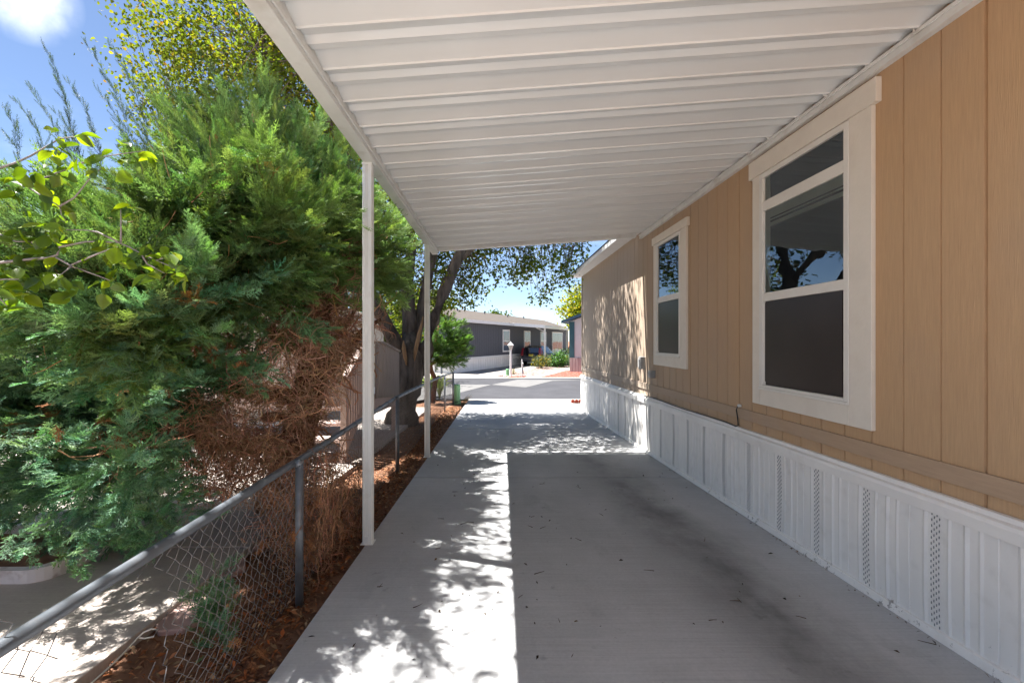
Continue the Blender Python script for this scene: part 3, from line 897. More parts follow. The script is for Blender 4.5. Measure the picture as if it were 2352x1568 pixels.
def place(templates, pos, ax, up, scale, cols):
    """many copies of blade templates merged into one mesh's arrays"""
    Vs, Cs = [], []
    which = rng.integers(0, len(templates), len(pos))
    ax = unit(ax); side = unit(np.cross(up, ax)); nrm = np.cross(ax, side)
    R = np.stack([ax, side, nrm], axis=1)          # rows
    for w, T in enumerate(templates):
        sel = np.where(which == w)[0]
        if not len(sel): continue
        pts = T.reshape(-1, 3)
        X = np.einsum('pk,nkc->npc', pts, R[sel]) * scale[sel][:, None, None] + pos[sel][:, None, :]
        Vs.append(X.reshape(-1, 3))
        shade = 1 + (pts[:, 0:1] - .4) * .35
        Cs.append((cols[sel][:, None, :] * shade[None]).reshape(-1, 3))
    V = np.concatenate(Vs); Cc = np.clip(np.concatenate(Cs), 0, 1)
    return V, np.arange(len(V)).reshape(-1, 3), Cc


FR = [frond_template(8, 3, .042, s, c) for s, c in ((1, .12), (2, .05), (3, .2), (4, -.06), (5, .1))]
FRC = [frond_template(6, 1, .07, s, c) for s, c in ((21, .12), (22, .0), (23, -.06))]
FEATHER = [frond_template(11, 2, .022, s, c) for s, c in ((11, .05), (12, -.1), (13, .12))]
for T in FEATHER: T[:, :, 1] *= .55

class Foliage:
    def __init__(s): s.p = []; s.a = []; s.u = []; s.s = []; s.c = []
    def add(s, p, a, u, sc, c):
        s.p.append(p); s.a.append(a); s.u.append(u); s.s.append(sc); s.c.append(c)
    def mesh(s, name, tmpl):
        V, F, Cc = place(tmpl, np.array(s.p), np.array(s.a), np.array(s.u), np.array(s.s), np.array(s.c))
        return raw_mesh(name, V, F, Cc)


def bough(fol, p0, p1, n, size, col, droop=.1, spread=.9, cv=.22, upb=.25):
    """fronds along a bough from p0 to p1, denser and shorter near the tip"""
    p0, p1 = np.array(p0, float), np.array(p1, float); d = p1 - p0; L = np.linalg.norm(d); d = d / L
    for i in range(n):
        t = (i + rng.random()) / n; t = t ** .8
        rv = rng.normal(size=3); rv -= d * rv.dot(d); rv /= np.linalg.norm(rv) + 1e-9
        rv[2] = rv[2] * .6 + .1
        p = p0 + d * L * t + rv * .04 * rng.random() + np.array([0, 0, -droop * L * t * t])
        a = d * (.55 + .6 * t) + rv * spread * (1.1 - .6 * t) + np.array([0, 0, upb - droop * t])
        k = col * (1 + rng.normal() * cv) * np.array([1 + rng.normal() * .12, 1, 1 + rng.normal() * .14])
        fol.add(p, a, rng.normal(size=3) * .5 + np.array([0, 0, 1.0]), size * rng.uniform(.65, 1.2) * (1.1 - .35 * t), np.clip(k, .004, 1))


GREEN = np.array([0.155, 0.245, 0.070])
BLUE = np.array([0.135, 0.265, 0.150])
OLIVE = np.array([0.16, 0.20, 0.05])

# ------------------------------------------------------------------ big juniper by the fence
jun = thing("juniper", "huge shaggy juniper with bare brown dead twigs leaning over the chain link fence", "tree", (-2.15, 4.6, gz(0, 4.6)))
TR = np.array([-2.15, 4.6, -0.2])
def trunk_pt(h): return np.array([-2.15 + .25 * math.sin(h * .9), 4.6 + .15 * h, h])
b = MB()
b.tube([trunk_pt(h) for h in (-.25, 0, .4, .9, 1.5, 2.2, 3.0, 3.9)], [.24, .19, .17, .16, .13, .10, .07, .03], 10)
limbs = []
for (a0, tip) in ((.55, (-1.75, 4.3, .9)), (.8, (-1.85, 4.8, 1.6)), (.9, (-3.4, 3.6, 1.6)), (1.1, (-1.5, 4.3, 2.0)), (1.3, (-3.6, 4.8, 2.6)),
                  (1.5, (-2.6, 3.4, 2.4)), (.5, (-2.6, 3.1, .8)), (.4, (-1.7, 3.5, .55)), (1.9, (-1.6, 5.6, 2.9)), (2.2, (-2.9, 5.0, 3.9)), (.7, (-1.75, 5.7, 1.9)), (1.0, (-1.35, 5.3, 1.75))):
    s, e = Vector(trunk_pt(a0)), Vector(tip)
    mid1 = s.lerp(e, .35) + Vector((random.uniform(-.1, .1), random.uniform(-.1, .1), random.uniform(-.12, .02)))
    mid2 = s.lerp(e, .7) + Vector((random.uniform(-.12, .12), random.uniform(-.12, .12), random.uniform(-.05, .1)))
    limbs.append((s, mid1, mid2, e))
    b.tube([s, mid1, mid2, e], [.085, .065, .042, .016], 7)
trunk = b.build("trunk", M['juniper_bark'], jun, smooth=True)
# sawn-off stub with a pale cut end
b = MB(); st = [P(610, 960, 4.4), P(660, 952, 4.15), P(697, 951, 3.95)]
b.tube(st, [.05, .045, .042], 10); b.build("branch_stub", M['juniper_bark'], jun, smooth=True)
b = MB(); e = st[-1]; dv = (st[-1] - st[-2]).normalized(); b.tube([e + dv * .0005, e + dv * .004], [.037, .037], 12)
b.build("cut_end", M['bare_wood'], jun)

fol, fea = Foliage(), Foliage()
# lobes of the crown: centre, radii, boughs, bough length, frond size, colour, up bias
lobes = [
    ((-2.95, 3.70, .95), (1.15, .72, 1.0), 80, .50, .19, BLUE, .12),
    ((-4.1, 3.7, 1.35), (1.3, 1.1, 1.25), 60, .6, .22, BLUE, .15),
    ((-3.7, 4.4, 2.15), (1.4, 1.1, .85), 75, .6, .22, GREEN, .3),
    ((-2.45, 4.6, 2.65), (1.05, 1.05, .95), 85, .6, .21, GREEN, .35),
    ((-2.0, 5.3, 2.85), (.72, 1.0, .95), 60, .55, .21, GREEN, .3),
    ((-2.75, 5.1, 3.45), (.75, .8, .85), 60, .6, .22, GREEN * np.array([1.05, 1, .9]), .6),
    ((-1.95, 3.45, 2.30), (.58, .90, .72), 75, .5, .19, GREEN * np.array([.95, 1, 1.15]), .25),
    ((-2.15, 2.60, 1.72), (.55, .50, .48), 40, .5, .18, GREEN * np.array([.95, 1, 1.1]), .3),
    ((-1.85, 6.5, 2.75), (.68, 1.0, .85), 50, .5, .21, GREEN, .2),
]
def inside_brown(p):
    # hollow, leafless wedge on the side facing the driveway
    u, w = p[0] / p[1], (1.5 - p[2]) / p[1]
    return p[1] > 2.4 and -.71 < u < -.28 and w > .215 - (u + .71) * .75 and w > -.06
inner = Foliage()
for c, r, n, L, sz, col, upb in lobes:
    c, r = np.array(c), np.array(r)
    for i in range(int(n * 2.5)):
        d = unit(rng.normal(size=3))
        back = d[1] > .25
        q = c + d * r * rng.uniform(.80, 1.05)
        lo = gz(0, q[1]) + .16
        if q[2] < lo: q[2] = lo + rng.random() * .25
        if q[0] > -1.30: q[0] = -1.30 - rng.random() * .15
        if inside_brown(q): continue
        gap = math.sin(3.1 * q[0] + 1) * math.sin(2.7 * q[1] + .4) * math.sin(3.7 * q[2] + 2)
        if abs(gap) > .42 and rng.random() < .75: continue
        src = c + (TR + np.array([0, 0, 1.2 + .5 * c[2]]) - c) * .35
        out = unit(q - src); out[2] += upb * .6; out = unit(out + rng.normal(size=3) * .22)
        k = np.clip((q[2] - 1.1 + rng.normal() * .25) / 1.3, 0, 1)
        hue = (BLUE * (1 - k) + GREEN * k) * (0.7 + .6 * rng.random())
        if rng.random() < .16 and not back:      # long shoots that break the outline
            q = q + out * rng.uniform(.08, .30); q[0] = min(q[0], -1.2)
            for _ in range(7):
                rv = rng.normal(size=3)
                fea.add(q - out * .25 * rng.random(), out + rv * .22 + np.array([0, 0, .2]), rv, rng.uniform(.22, .36), np.clip(hue * rng.uniform(.85, 1.35), 0, 1))
        if rng.random() < .10: hue = .5 * hue + .5 * OLIVE * rng.uniform(.8, 1.3)
        if rng.random() < .012: hue = np.array([.20, .11, .04])
        bough(inner if back else (fea if (k > .4 and rng.random() < .55) else fol), q - out * L * .6, q + out * L * .22, 12 if back else 17, sz * (1.15 if back else .92), hue, .08, .9, .2, upb)
    for i in range(int(n * 1.6)):            # foliage deeper inside the crown
        d = unit(rng.normal(size=3)); q = c + d * r * rng.uniform(.25, .75)
        if inside_brown(q): continue
        q[2] = max(q[2], gz(0, q[1]) + .35)
        out = unit(d + rng.normal(size=3) * .5)
        bough(inner, q - out * L * .5, q + out * L * .3, 12, sz * 1.2, col * rng.uniform(.6, 1.1), .05, .9, .2, upb)
# feathery leaders reaching up at the top
for (px, py, y, L) in ((95, 105, 5.2, 1.5), (190, 95, 5.4, 1.6), (245, 105, 5.0, 1.3), (30, 235, 4.6, .9), (0, 250, 4.3, .8), (150, 190, 4.8, 1.1), (300, 160, 5.2, 1.3), (345, 150, 5.0, 1.0), (400, 190, 5.1, 1.0), (450, 125, 5.0, .9), (480, 150, 5.2, .9),
                    (520, 220, 5.0, .8), (560, 250, 5.2, .8), (600, 240, 5.3, .8), (640, 270, 5.2, .7), (690, 300, 5.3, .7), (60, 200, 5.0, 1.2), (220, 210, 5.0, 1.0), (270, 240, 4.9, .8), (120, 260, 4.7, .8), (330, 260, 4.9, .8), (420, 260, 4.8, .8), (750, 330, 5.3, .6), (790, 380, 5.2, .5)):
    tip = np.array(P(px, py, y)); base = tip + np.array([.38 * L + rng.normal() * .05, rng.normal() * .1, -L])
    n = int(26 * L)
    d = tip - base
    for i in range(n):
        t = (i + rng.random()) / n
        p = base + d * t + np.array([.10 * math.sin(t * 3), 0, .06 * math.sin(t * 3)])
        rv = rng.normal(size=3)
        a = unit(d) + rv * .20
        fea.add(p, a, rng.normal(size=3), (.27 - .15 * t) * rng.uniform(.7, 1.15), np.clip(np.array([.06, .10, .045]) * rng.uniform(.7, 1.3), 0, 1))
# named boughs that stand out: lit sprays in front
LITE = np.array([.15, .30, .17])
for (a, t, n, sz, col) in (
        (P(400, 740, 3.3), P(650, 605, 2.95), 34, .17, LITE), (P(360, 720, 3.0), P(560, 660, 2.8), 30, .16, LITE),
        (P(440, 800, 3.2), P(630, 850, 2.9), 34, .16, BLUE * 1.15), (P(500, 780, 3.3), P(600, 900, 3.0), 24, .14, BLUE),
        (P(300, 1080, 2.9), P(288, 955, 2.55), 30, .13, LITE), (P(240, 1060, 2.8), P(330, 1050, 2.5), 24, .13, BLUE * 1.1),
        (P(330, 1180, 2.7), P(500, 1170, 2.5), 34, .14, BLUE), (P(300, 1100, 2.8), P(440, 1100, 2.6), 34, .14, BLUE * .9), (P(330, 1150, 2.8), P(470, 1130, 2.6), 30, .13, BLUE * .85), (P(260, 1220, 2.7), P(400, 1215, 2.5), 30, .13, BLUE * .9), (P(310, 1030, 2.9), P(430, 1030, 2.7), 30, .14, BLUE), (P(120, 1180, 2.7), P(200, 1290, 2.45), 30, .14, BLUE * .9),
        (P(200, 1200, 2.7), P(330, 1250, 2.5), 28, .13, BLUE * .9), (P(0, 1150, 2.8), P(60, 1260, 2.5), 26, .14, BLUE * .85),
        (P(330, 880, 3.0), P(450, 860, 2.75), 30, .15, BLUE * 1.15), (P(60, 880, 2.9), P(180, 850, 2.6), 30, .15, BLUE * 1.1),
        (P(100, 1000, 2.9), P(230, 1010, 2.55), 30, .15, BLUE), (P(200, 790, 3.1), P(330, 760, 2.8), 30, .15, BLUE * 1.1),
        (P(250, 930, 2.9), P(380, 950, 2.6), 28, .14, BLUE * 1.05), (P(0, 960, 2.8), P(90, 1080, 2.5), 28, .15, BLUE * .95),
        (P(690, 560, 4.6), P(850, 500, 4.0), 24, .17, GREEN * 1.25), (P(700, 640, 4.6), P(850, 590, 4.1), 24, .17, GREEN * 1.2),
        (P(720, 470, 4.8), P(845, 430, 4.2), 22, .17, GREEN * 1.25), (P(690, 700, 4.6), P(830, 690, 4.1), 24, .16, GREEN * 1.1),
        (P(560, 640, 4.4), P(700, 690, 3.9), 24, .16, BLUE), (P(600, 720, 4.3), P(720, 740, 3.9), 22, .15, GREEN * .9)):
    bough(fol, a, t, n, sz, col, .05, .95, .18, .15)
# low sprout growing at the foot of the fence
for i in range(16):
    p = P(560 + random.uniform(-60, 40), 1440 + random.uniform(-70, 50), 2.32)
    p.x = -1.40 - random.random() * .12
    bough(fol, p + Vector((0, 0, -.06)), p + Vector((random.uniform(-.1, .1), random.uniform(-.12, .12), .14)), 9, .10, BLUE * .75, 0, .9, .2, .3)
me = fol.mesh("foliage", FR)
finish(me, "foliage", M['needles'], jun, None)
me = inner.mesh("inner_foliage", FRC)
finish(me, "inner_foliage", M['needles'], jun, None)
me = fea.mesh("leading_shoots", FEATHER)
finish(me, "leading_shoots", M['needles'], jun, None)

# dead brown twigs: curly walks in the hollow side and under the crown
def walks(N, start_fn, K, step, drift, wob, r0, r1):
    p = np.array([start_fn() for _ in range(N)])
    d = unit(rng.normal(size=(N, 3)) + np.array(drift))
    out = [p.copy()]
    for k in range(K - 1):
        d = unit(d + rng.normal(size=(N, 3)) * wob + np.array(drift) * .12)
        p = p + d * step * rng.uniform(.7, 1.3, size=(N, 1)); out.append(p.copy())
    pa = np.stack(out, 1)
    pa[:, :, 2] = np.maximum(pa[:, :, 2], -0.0344 * pa[:, :, 1] - .05)
    rr = np.linspace(r0, r1, K)[None] * rng.uniform(.6, 1.4, size=(N, 1))
    return pa, rr
Vt, Ft, Ct = [], [], []
off = 0
def add_walks(pa, rr, cols, sides=3):
    global off
    V, F = tubes(pa, rr, sides)
    Vt.append(V); Ft.append(F + off); off += len(V)
    per = pa.shape[1] * sides
    Ct.append(np.repeat(cols, per, axis=0))
def brown(N, lo=.6, hi=1.5, base=(.24, .125, .075)):
    c = 1.8 * np.array([1.08, .97, .86]) * np.array(base) * rng.uniform(lo, hi, size=(N, 1)) * (1 + rng.normal(size=(N, 3)) * .08)
    return np.clip(c, .01, 1)
def region(polys, y0, y1):
    def f():
        while True:
            cx, cy, rx, ry = polys[rng.integers(len(polys))]
            t, r = rng.uniform(0, 6.283), math.sqrt(rng.random())
            y = rng.uniform(y0, y1)
            return np.array(P(cx + rx * r * math.cos(t), cy + ry * r * math.sin(t), y))
    return f
def limb_start():
    s, m1, m2, e = limbs[rng.integers(len(limbs))]
    t = rng.uniform(.2, 1.0)
    p = (s.lerp(m1, t * 3) if t < .33 else m1.lerp(m2, (t - .33) * 3) if t < .66 else m2.lerp(e, (t - .66) * 3))
    return np.array(p) + rng.normal(size=3) * .02
def lobe_start():
    c, r = lobes[rng.integers(len(lobes))][:2]
    return np.array(c) + unit(rng.normal(size=3)) * np.array(r) * rng.uniform(.3, .7)
for N, st_, K, step, drift, wob, r0, r1, base in (
        (1500, limb_start, 9, .055, (.35, -.35, -.25), .55, .0045, .0012, (.205, .13, .09)),
        (2000, region([(560, 960, 150, 90), (680, 850, 120, 110), (450, 980, 90, 60)], 3.3, 4.4), 8, .045, (.25, -.3, -.5), .6, .0035, .001, (.215, .14, .098)),
        (1700, region([(620, 1060, 100, 80), (690, 1070, 60, 50), (560, 1040, 90, 60), (470, 1080, 80, 60)], 3.2, 4.6), 8, .045, (.15, -.25, -.7), .6, .0032, .001, (.185, .11, .075)),
        (2000, region([(740, 1180, 80, 110), (650, 1170, 60, 90), (800, 1130, 60, 110), (700, 1250, 60, 60)], 2.9, 4.6), 7, .04, (.1, -.1, -.8), .75, .0030, .001, (.165, .095, .062)),
        (380, lobe_start, 8, .05, (.1, -.1, .5), .16, .0042, .0012, (.24, .13, .08)),
        (900, region([(760, 760, 70, 90), (690, 740, 90, 60)], 4.0, 5.0), 7, .05, (.3, -.2, .1), .5, .004, .0012, (.195, .125, .085))):
    pa, rr = walks(N, st_, K, step, drift, wob, r0, r1)
    pa[:, :, 0] = np.minimum(pa[:, :, 0], -1.13)
    add_walks(pa, rr, brown(N, base=base))
# thicker bleached branchlets
pa, rr = walks(120, limb_start, 8, .09, (.4, -.4, -.1), .4, .011, .004)
pa[:, :, 0] = np.minimum(pa[:, :, 0], -1.2)
add_walks(pa, rr, brown(120, .8, 1.8, (.20, .115, .075)), 5)
me = raw_mesh("dead_twigs", np.concatenate(Vt), np.concatenate(Ft), np.concatenate(Ct))
finish(me, "dead_twigs", M['twig'], jun, None)
# rust-coloured dead sprays hanging on
dead = Foliage()
for (px, py, y, n) in ((520, 800, 3.1, 12), (490, 790, 3.1, 8), (430, 790, 3.2, 8), (590, 940, 3.4, 8), (650, 1130, 3.2, 14), (700, 1180, 3.1, 14), (640, 1230, 3.0, 14), (760, 1120, 3.4, 10), (690, 1050, 3.4, 10),
                       (720, 1240, 3.0, 14), (560, 740, 3.6, 8), (620, 1480, 2.25, 10), (800, 1180, 3.6, 10), (350, 900, 2.9, 6), (180, 950, 2.7, 5), (250, 1000, 2.7, 5)):
    for i in range(n):
        p = np.array(P(px + rng.normal() * 35, py + rng.normal() * 22, y + rng.normal() * .12)); p[0] = min(p[0], -1.2)
        dead.add(p, np.array([.3, -.4, -.5]) + rng.normal(size=3) * .6, rng.normal(size=3), rng.uniform(.05, .11), np.clip(np.array([.22, .095, .04]) * rng.uniform(.6, 1.4), 0, 1))
me = dead.mesh("dead_sprays", FR)
finish(me, "dead_sprays", M['twig'], jun, None)


# ------------------------------------------------------------------ broad-leaved trees
def leaf_arrays(pos, size, cols, droop=.4, fold=.25):
    """diamond leaves with a folded midrib: 4 triangles-ish as 2 quads each"""
    n = len(pos)
    ax = unit(rng.normal(size=(n, 3)) * np.array([1, 1, .7]) + np.array([0, 0, -droop]))
    up = unit(rng.normal(size=(n, 3)) * .7 + np.array([0, 0, .8]))
    sd = unit(np.cross(up, ax)); nr = np.cross(ax, sd)
    s = size[:, None]
    # outline of a broad heart-shaped leaf: base, left shoulder, left, tip, right, right shoulder
    def pt(u, v, w): return pos + ax * s * u + sd * s * v + nr * s * w
    base, tip, mid = pt(0, 0, 0), pt(1, 0, -.12), pt(.45, 0, -.04)
    l1, l2 = pt(.18, .36, fold * .5), pt(.55, .34, fold * .45)
    r1, r2 = pt(.18, -.36, fold * .5), pt(.55, -.34, fold * .45)
    V = np.stack([base, l1, l2, tip, mid, r1, r2], 1).reshape(-1, 3)
    i = (np.arange(n) * 7)[:, None]
    F = np.concatenate([i + np.array([[0, 4, 2, 1]]), i + np.array([[4, 3, 2, 2]])[:, :4], i + np.array([[0, 5, 6, 4]])], 0)
    # use triangles throughout
    T = np.concatenate([i + np.array([[0, 4, 1]]), i + np.array([[4, 2, 1]]), i + np.array([[4, 3, 2]]), i + np.array([[0, 5, 4]]), i + np.array([[4, 5, 6]]), i + np.array([[4, 6, 3]])], 0)
    return V, T, np.repeat(cols, 7, axis=0)


def leaf_clusters(centres, n_per, rad, size, palette, weights, droop=.5):
    pos, sz, col = [], [], []
    w = np.array(weights) / sum(weights)
    for c in centres:
        k = max(3, int(n_per * rng.uniform(.6, 1.4)))
        pos.append(np.array(c) + rng.normal(size=(k, 3)) * rad * np.array([1, 1, .8]))
        sz.append(size * rng.uniform(.7, 1.25, k))
        cc = np.array(palette)[rng.choice(len(palette), k, p=w)] * rng.uniform(.75, 1.25, size=(k, 1)) * rng.uniform(.8, 1.2)
        col.append(np.clip(cc, .003, 1))
    return leaf_arrays(np.concatenate(pos), np.concatenate(sz), np.concatenate(col), droop)


def twig_paths(centres, roots, rr0=.009, rr1=.0025):
    """a thin branch from the nearest limb point to each leaf cluster"""
    roots = np.array(roots); paths = []
    for c in centres:
        c = np.array(c)
        j = np.argmin(np.linalg.norm(roots - c, axis=1) + rng.random(len(roots)) * .6)
        r = roots[j]
        m1 = r + (c - r) * .4 + np.array([0, 0, .12]) + rng.normal(size=3) * .08
        m2 = r + (c - r) * .75 + np.array([0, 0, .10]) + rng.normal(size=3) * .06
        paths.append([r, m1, m2, c])
    paths = np.array(paths)
    return tubes(paths, np.tile(np.linspace(rr0, rr1, 4), (len(paths), 1)), 4)


def resample(poly, n):
    poly = [Vector(p) for p in poly]; out = []
    L = [0]
    for a, c in zip(poly[:-1], poly[1:]): L.append(L[-1] + (c - a).length)
    for i in range(n):
        t = L[-1] * i / (n - 1)
        for k in range(len(L) - 1):
            if t <= L[k + 1] + 1e-9:
                out.append(poly[k].lerp(poly[k + 1], (t - L[k]) / (L[k + 1] - L[k] + 1e-9))); break
    return out


cot = thing("cottonwood_tree", "large cottonwood with dark rough forked trunk and yellow-green leaves beside the fence", "tree", (-2.1, 10.4, gz(0, 10.4)))
b = MB()
b.tube([(-2.20, 10.4, -.55), (-2.15, 10.4, -.2), (-2.08, 10.42, .3), (-2.02, 10.45, .75), (-1.98, 10.5, 1.15), (-2.0, 10.5, 1.42), (-2.0, 10.5, 1.7)], [.42, .375, .345, .335, .35, .26, .10], 16)
LIMBS = [
    [(-1.90, 10.5, .7), (-1.62, 10.5, 1.35), (-1.48, 10.6, 1.95), (-1.25, 10.7, 2.6), (-.98, 10.8, 3.3), (-.6, 11.0, 4.2), (-.2, 11.2, 5.2), (.2, 11.3, 6.4)],
    [(-2.02, 10.5, 1.2), (-2.02, 10.6, 1.9), (-2.1, 10.7, 2.8), (-2.0, 10.8, 3.8), (-2.2, 10.9, 5.2), (-2.4, 10.9, 7.0), (-2.3, 11, 8.5)],
    [(-2.12, 10.45, 1.1), (-2.45, 10.3, 1.75), (-2.75, 10.2, 2.4), (-3.3, 10.0, 3.5), (-4.0, 9.9, 4.8), (-4.6, 9.8, 6.2), (-5.0, 9.8, 7.6)],
    [(-1.95, 10.6, 1.3), (-1.78, 10.8, 2.2), (-1.62, 11.0, 3.2), (-1.3, 11.3, 4.5), (-1.0, 11.7, 6.0)],
    [(-3.3, 10.0, 3.5), (-4.4, 9.6, 4.2), (-5.6, 9.2, 4.9), (-6.6, 9.0, 5.6)],
    [(-.98, 10.8, 3.3), (-.3, 11.0, 4.0), (.6, 11.2, 4.5), (1.5, 11.5, 4.7), (2.2, 11.8, 4.6)],
    [(-2.1, 10.7, 2.8), (-2.7, 9.9, 4.0), (-3.1, 9.1, 5.2), (-3.3, 8.6, 6.2), (-3.4, 7.2, 6.9), (-3.6, 5.6, 7.2), (-3.7, 4.0, 7.2)],
    [(-.6, 11.0, 4.2), (-.3, 10.2, 5.0), (.1, 9.2, 5.6)],
]
RAD = [[.20, .175, .155, .15, .135, .10, .07, .03], [.19, .17, .15, .12, .09, .06, .03], [.20, .16, .13, .11, .08, .05, .025], [.15, .125, .11, .07, .03], [.08, .06, .045, .02], [.075, .06, .045, .03, .015], [.10, .085, .07, .06, .05, .035, .015], [.06, .04, .02]]
for l, r in zip(LIMBS, RAD): b.tube(l, r, 10)
# roughen the bark
rb = np.array(b.v); ctr = np.array([-2.1, 10.4]); 
for i, v in enumerate(b.v):
    x, y, z = v
    k = .022 * math.sin(z * 9 + x * 31 + y * 17) * math.sin(x * 47 + z * 5) + .012 * math.sin(y * 71 + z * 13)
    if z < 2.2: b.v[i] = (x + k, y + k * .7, z)
b.build("trunk", M['bark'], cot, smooth=True)
b = MB()
b.tube([(-2.00, 10.13, .95), (-2.02, 10.11, 1.12), (-2.06, 10.12, 1.32), (-2.07, 10.16, 1.5)], [.012, .042, .05, .012], 7)
b.build("torn_wood", M['bare_wood'], cot, smooth=True)
b = MB(); b.tube([(-1.84, 10.2, 1.0), (-1.80, 10.17, 1.3), (-1.74, 10.25, 1.65), (-1.66, 10.34, 2.05)], [.012, .05, .042, .012], 7)
b.build("torn_wood", M['bare_wood'], cot, smooth=True)
roots = [p for l in LIMBS for p in map(tuple, resample(l, 16)) if p[2] > 2.4]
cents = []
def ell(c, r, n, shell=.35):
    for _ in range(n):
        d = unit(rng.normal(size=3)); q = np.array(c) + d * np.array(r) * (shell + (1 - shell) * rng.random() ** .5)
        cents.append(q)
ell((-5.0, 9.8, 6.8), (2.7, 2.0, 2.6), 460)
ell((-3.0, 10.5, 7.8), (2.5, 2.4, 2.2), 190)
ell((-2.9, 9.6, 4.9), (1.6, 1.6, 1.5), 150)
ell((-.3, 11.0, 5.9), (2.6, 2.3, 1.6), 190)
ell((-1.0, 11.5, 4.6), (1.6, 1.4, .9), 60)
ell((.75, 11.2, 5.4), (1.5, 2.2, .9), 200)  # crown part hidden by the carport roof, added to shade the far wall
ell((-1.0, 9.2, 6.1), (2.2, 1.5, .9), 170)  # hidden crown part, added to dapple the drive and wall past the roof
ell((-3.5, 4.2, 7.2), (1.15, 2.3, .7), 84)  # out-of-view crown part, added for the dapples on the near drive
# leaves hanging into the opening under the carport
hang = []
for cx, top, bot, n, ys_ in ((1020, 560, 640, 30, (10.6, 12)), (1085, 560, 690, 50, (11, 12.5)), (1125, 560, 640, 26, (11, 12.4)), (1180, 560, 650, 34, (10.8, 12.3)), (1225, 560, 625, 24, (11, 12.2)), (1262, 560, 690, 32, (11.2, 12.6)), (1300, 560, 655, 28, (11.5, 12.8)), (1335, 555, 620, 14, (11.5, 12.6)), (1060, 640, 705, 16, (11, 12)), (905, 560, 700, 46, (10.8, 12.5)), (960, 560, 720, 50, (11.2, 12.8)), (1005, 620, 720, 30, (11.2, 12.5)), (930, 700, 790, 24, (11.5, 12.6))):
    for _ in range(n):
        hang.append(np.array(P(cx + rng.normal() * 17, rng.uniform(top, bot), rng.uniform(*ys_))))
PAL2 = [(.105, .155, .022), (.145, .185, .022), (.18, .19, .022), (.07, .11, .02), (.26, .20, .02), (.22, .13, .02)]
PAL = [(.085, .125, .018), (.125, .15, .018), (.17, .165, .02), (.055, .09, .02), (.26, .19, .02), (.22, .12, .02)]
# sparse edge: drop clusters inside big gaps so that the sky shows through
cents = [q for q in cents if math.sin(q[0] * 2.3 + 1) * math.sin(q[1] * 1.9) * math.sin(q[2] * 2.1 + .5) < .20]
V, F, Cc = leaf_clusters(cents, 70, .23, .074, PAL2, (34, 28, 12, 22, 3, 1))
V2, F2, C2 = leaf_clusters(hang, 15, .12, .080, [tuple(1.4 * np.array(c)) for c in PAL], (40, 18, 4, 36, 1, 1))
V = np.concatenate([V, V2]); F = np.concatenate([F, F2 + len(V) - len(V2)]); Cc = np.concatenate([Cc, C2])
finish(raw_mesh("crown", V, F, Cc), "crown", M['poplar_leaf'], cot, None)
Vw, Fw = twig_paths(cents + hang, roots, .011, .003)
finish(raw_mesh("twigs", Vw, Fw), "twigs", M['bark'], cot, None)


def bush(name, label, cat, c, r, n, per, size, pal, wts, m='bush_leaf', group=None, stem=True):
    t = thing(name, label, cat, (c[0], c[1], c[2] - r[2]), group)
    cs = []
    for _ in range(n):
        d = unit(rng.normal(size=3)); q = np.array(c) + d * np.array(r) * rng.uniform(.45, 1.0) * (1 + .18 * math.sin(d[0] * 5 + c[0]) * math.sin(d[2] * 6))
        q[2] = max(q[2], c[2] - r[2] + size); cs.append(q)
    V, F, Cc = leaf_clusters(cs, per, size * 2.2, size, pal, wts, .1)
    finish(raw_mesh("leaves", V, F, Cc), "leaves", M[m], t, None)
    if stem:
        b = MB()
        for k in range(6):
            q = cs[k * n // 6]; b.tube([(c[0], c[1], c[2] - r[2]), (c[0] * .6 + q[0] * .4, c[1] * .6 + q[1] * .4, c[2] - r[2] * .4), tuple(q)], [.03 * r[0] + .005, .02 * r[0] + .004, .004], 5)
        b.build("stems", M['bark'], t)
    return t


def far_tree(name, label, base, h, r, cz, n, per, size, pal, wts, trunk_r=.2, group=None):
    t = thing(name, label, "tree", tuple(base), group)
    bx = Vector(base); top = bx + Vector((0, 0, cz))
    b = MB(); b.tube([bx, bx + Vector((.05, 0, cz * .5)), top], [trunk_r, trunk_r * .7, trunk_r * .25], 8)
    cs = []
    for _ in range(n):
        d = unit(rng.normal(size=3)); f = 1 + .22 * math.sin(d[0] * 4 + bx.x) * math.sin(d[2] * 5 + bx.y)
        cs.append(np.array(top) + d * np.array(r) * rng.uniform(.4, 1) * f)
    for k in range(7):
        q = Vector(cs[k]); b.tube([bx + Vector((.05, 0, cz * .5)), (top + q) / 2 - Vector((0, 0, r[2] * .3)), q], [trunk_r * .45, trunk_r * .3, .02], 6)
    b.build("trunk", M['bark'], t, smooth=True)
    V, F, Cc = leaf_clusters(cs, per, r[0] * .16, size, pal, wts, .3)
    finish(raw_mesh("crown", V, F, Cc), "crown", M['poplar_leaf'], t, None)
    return t

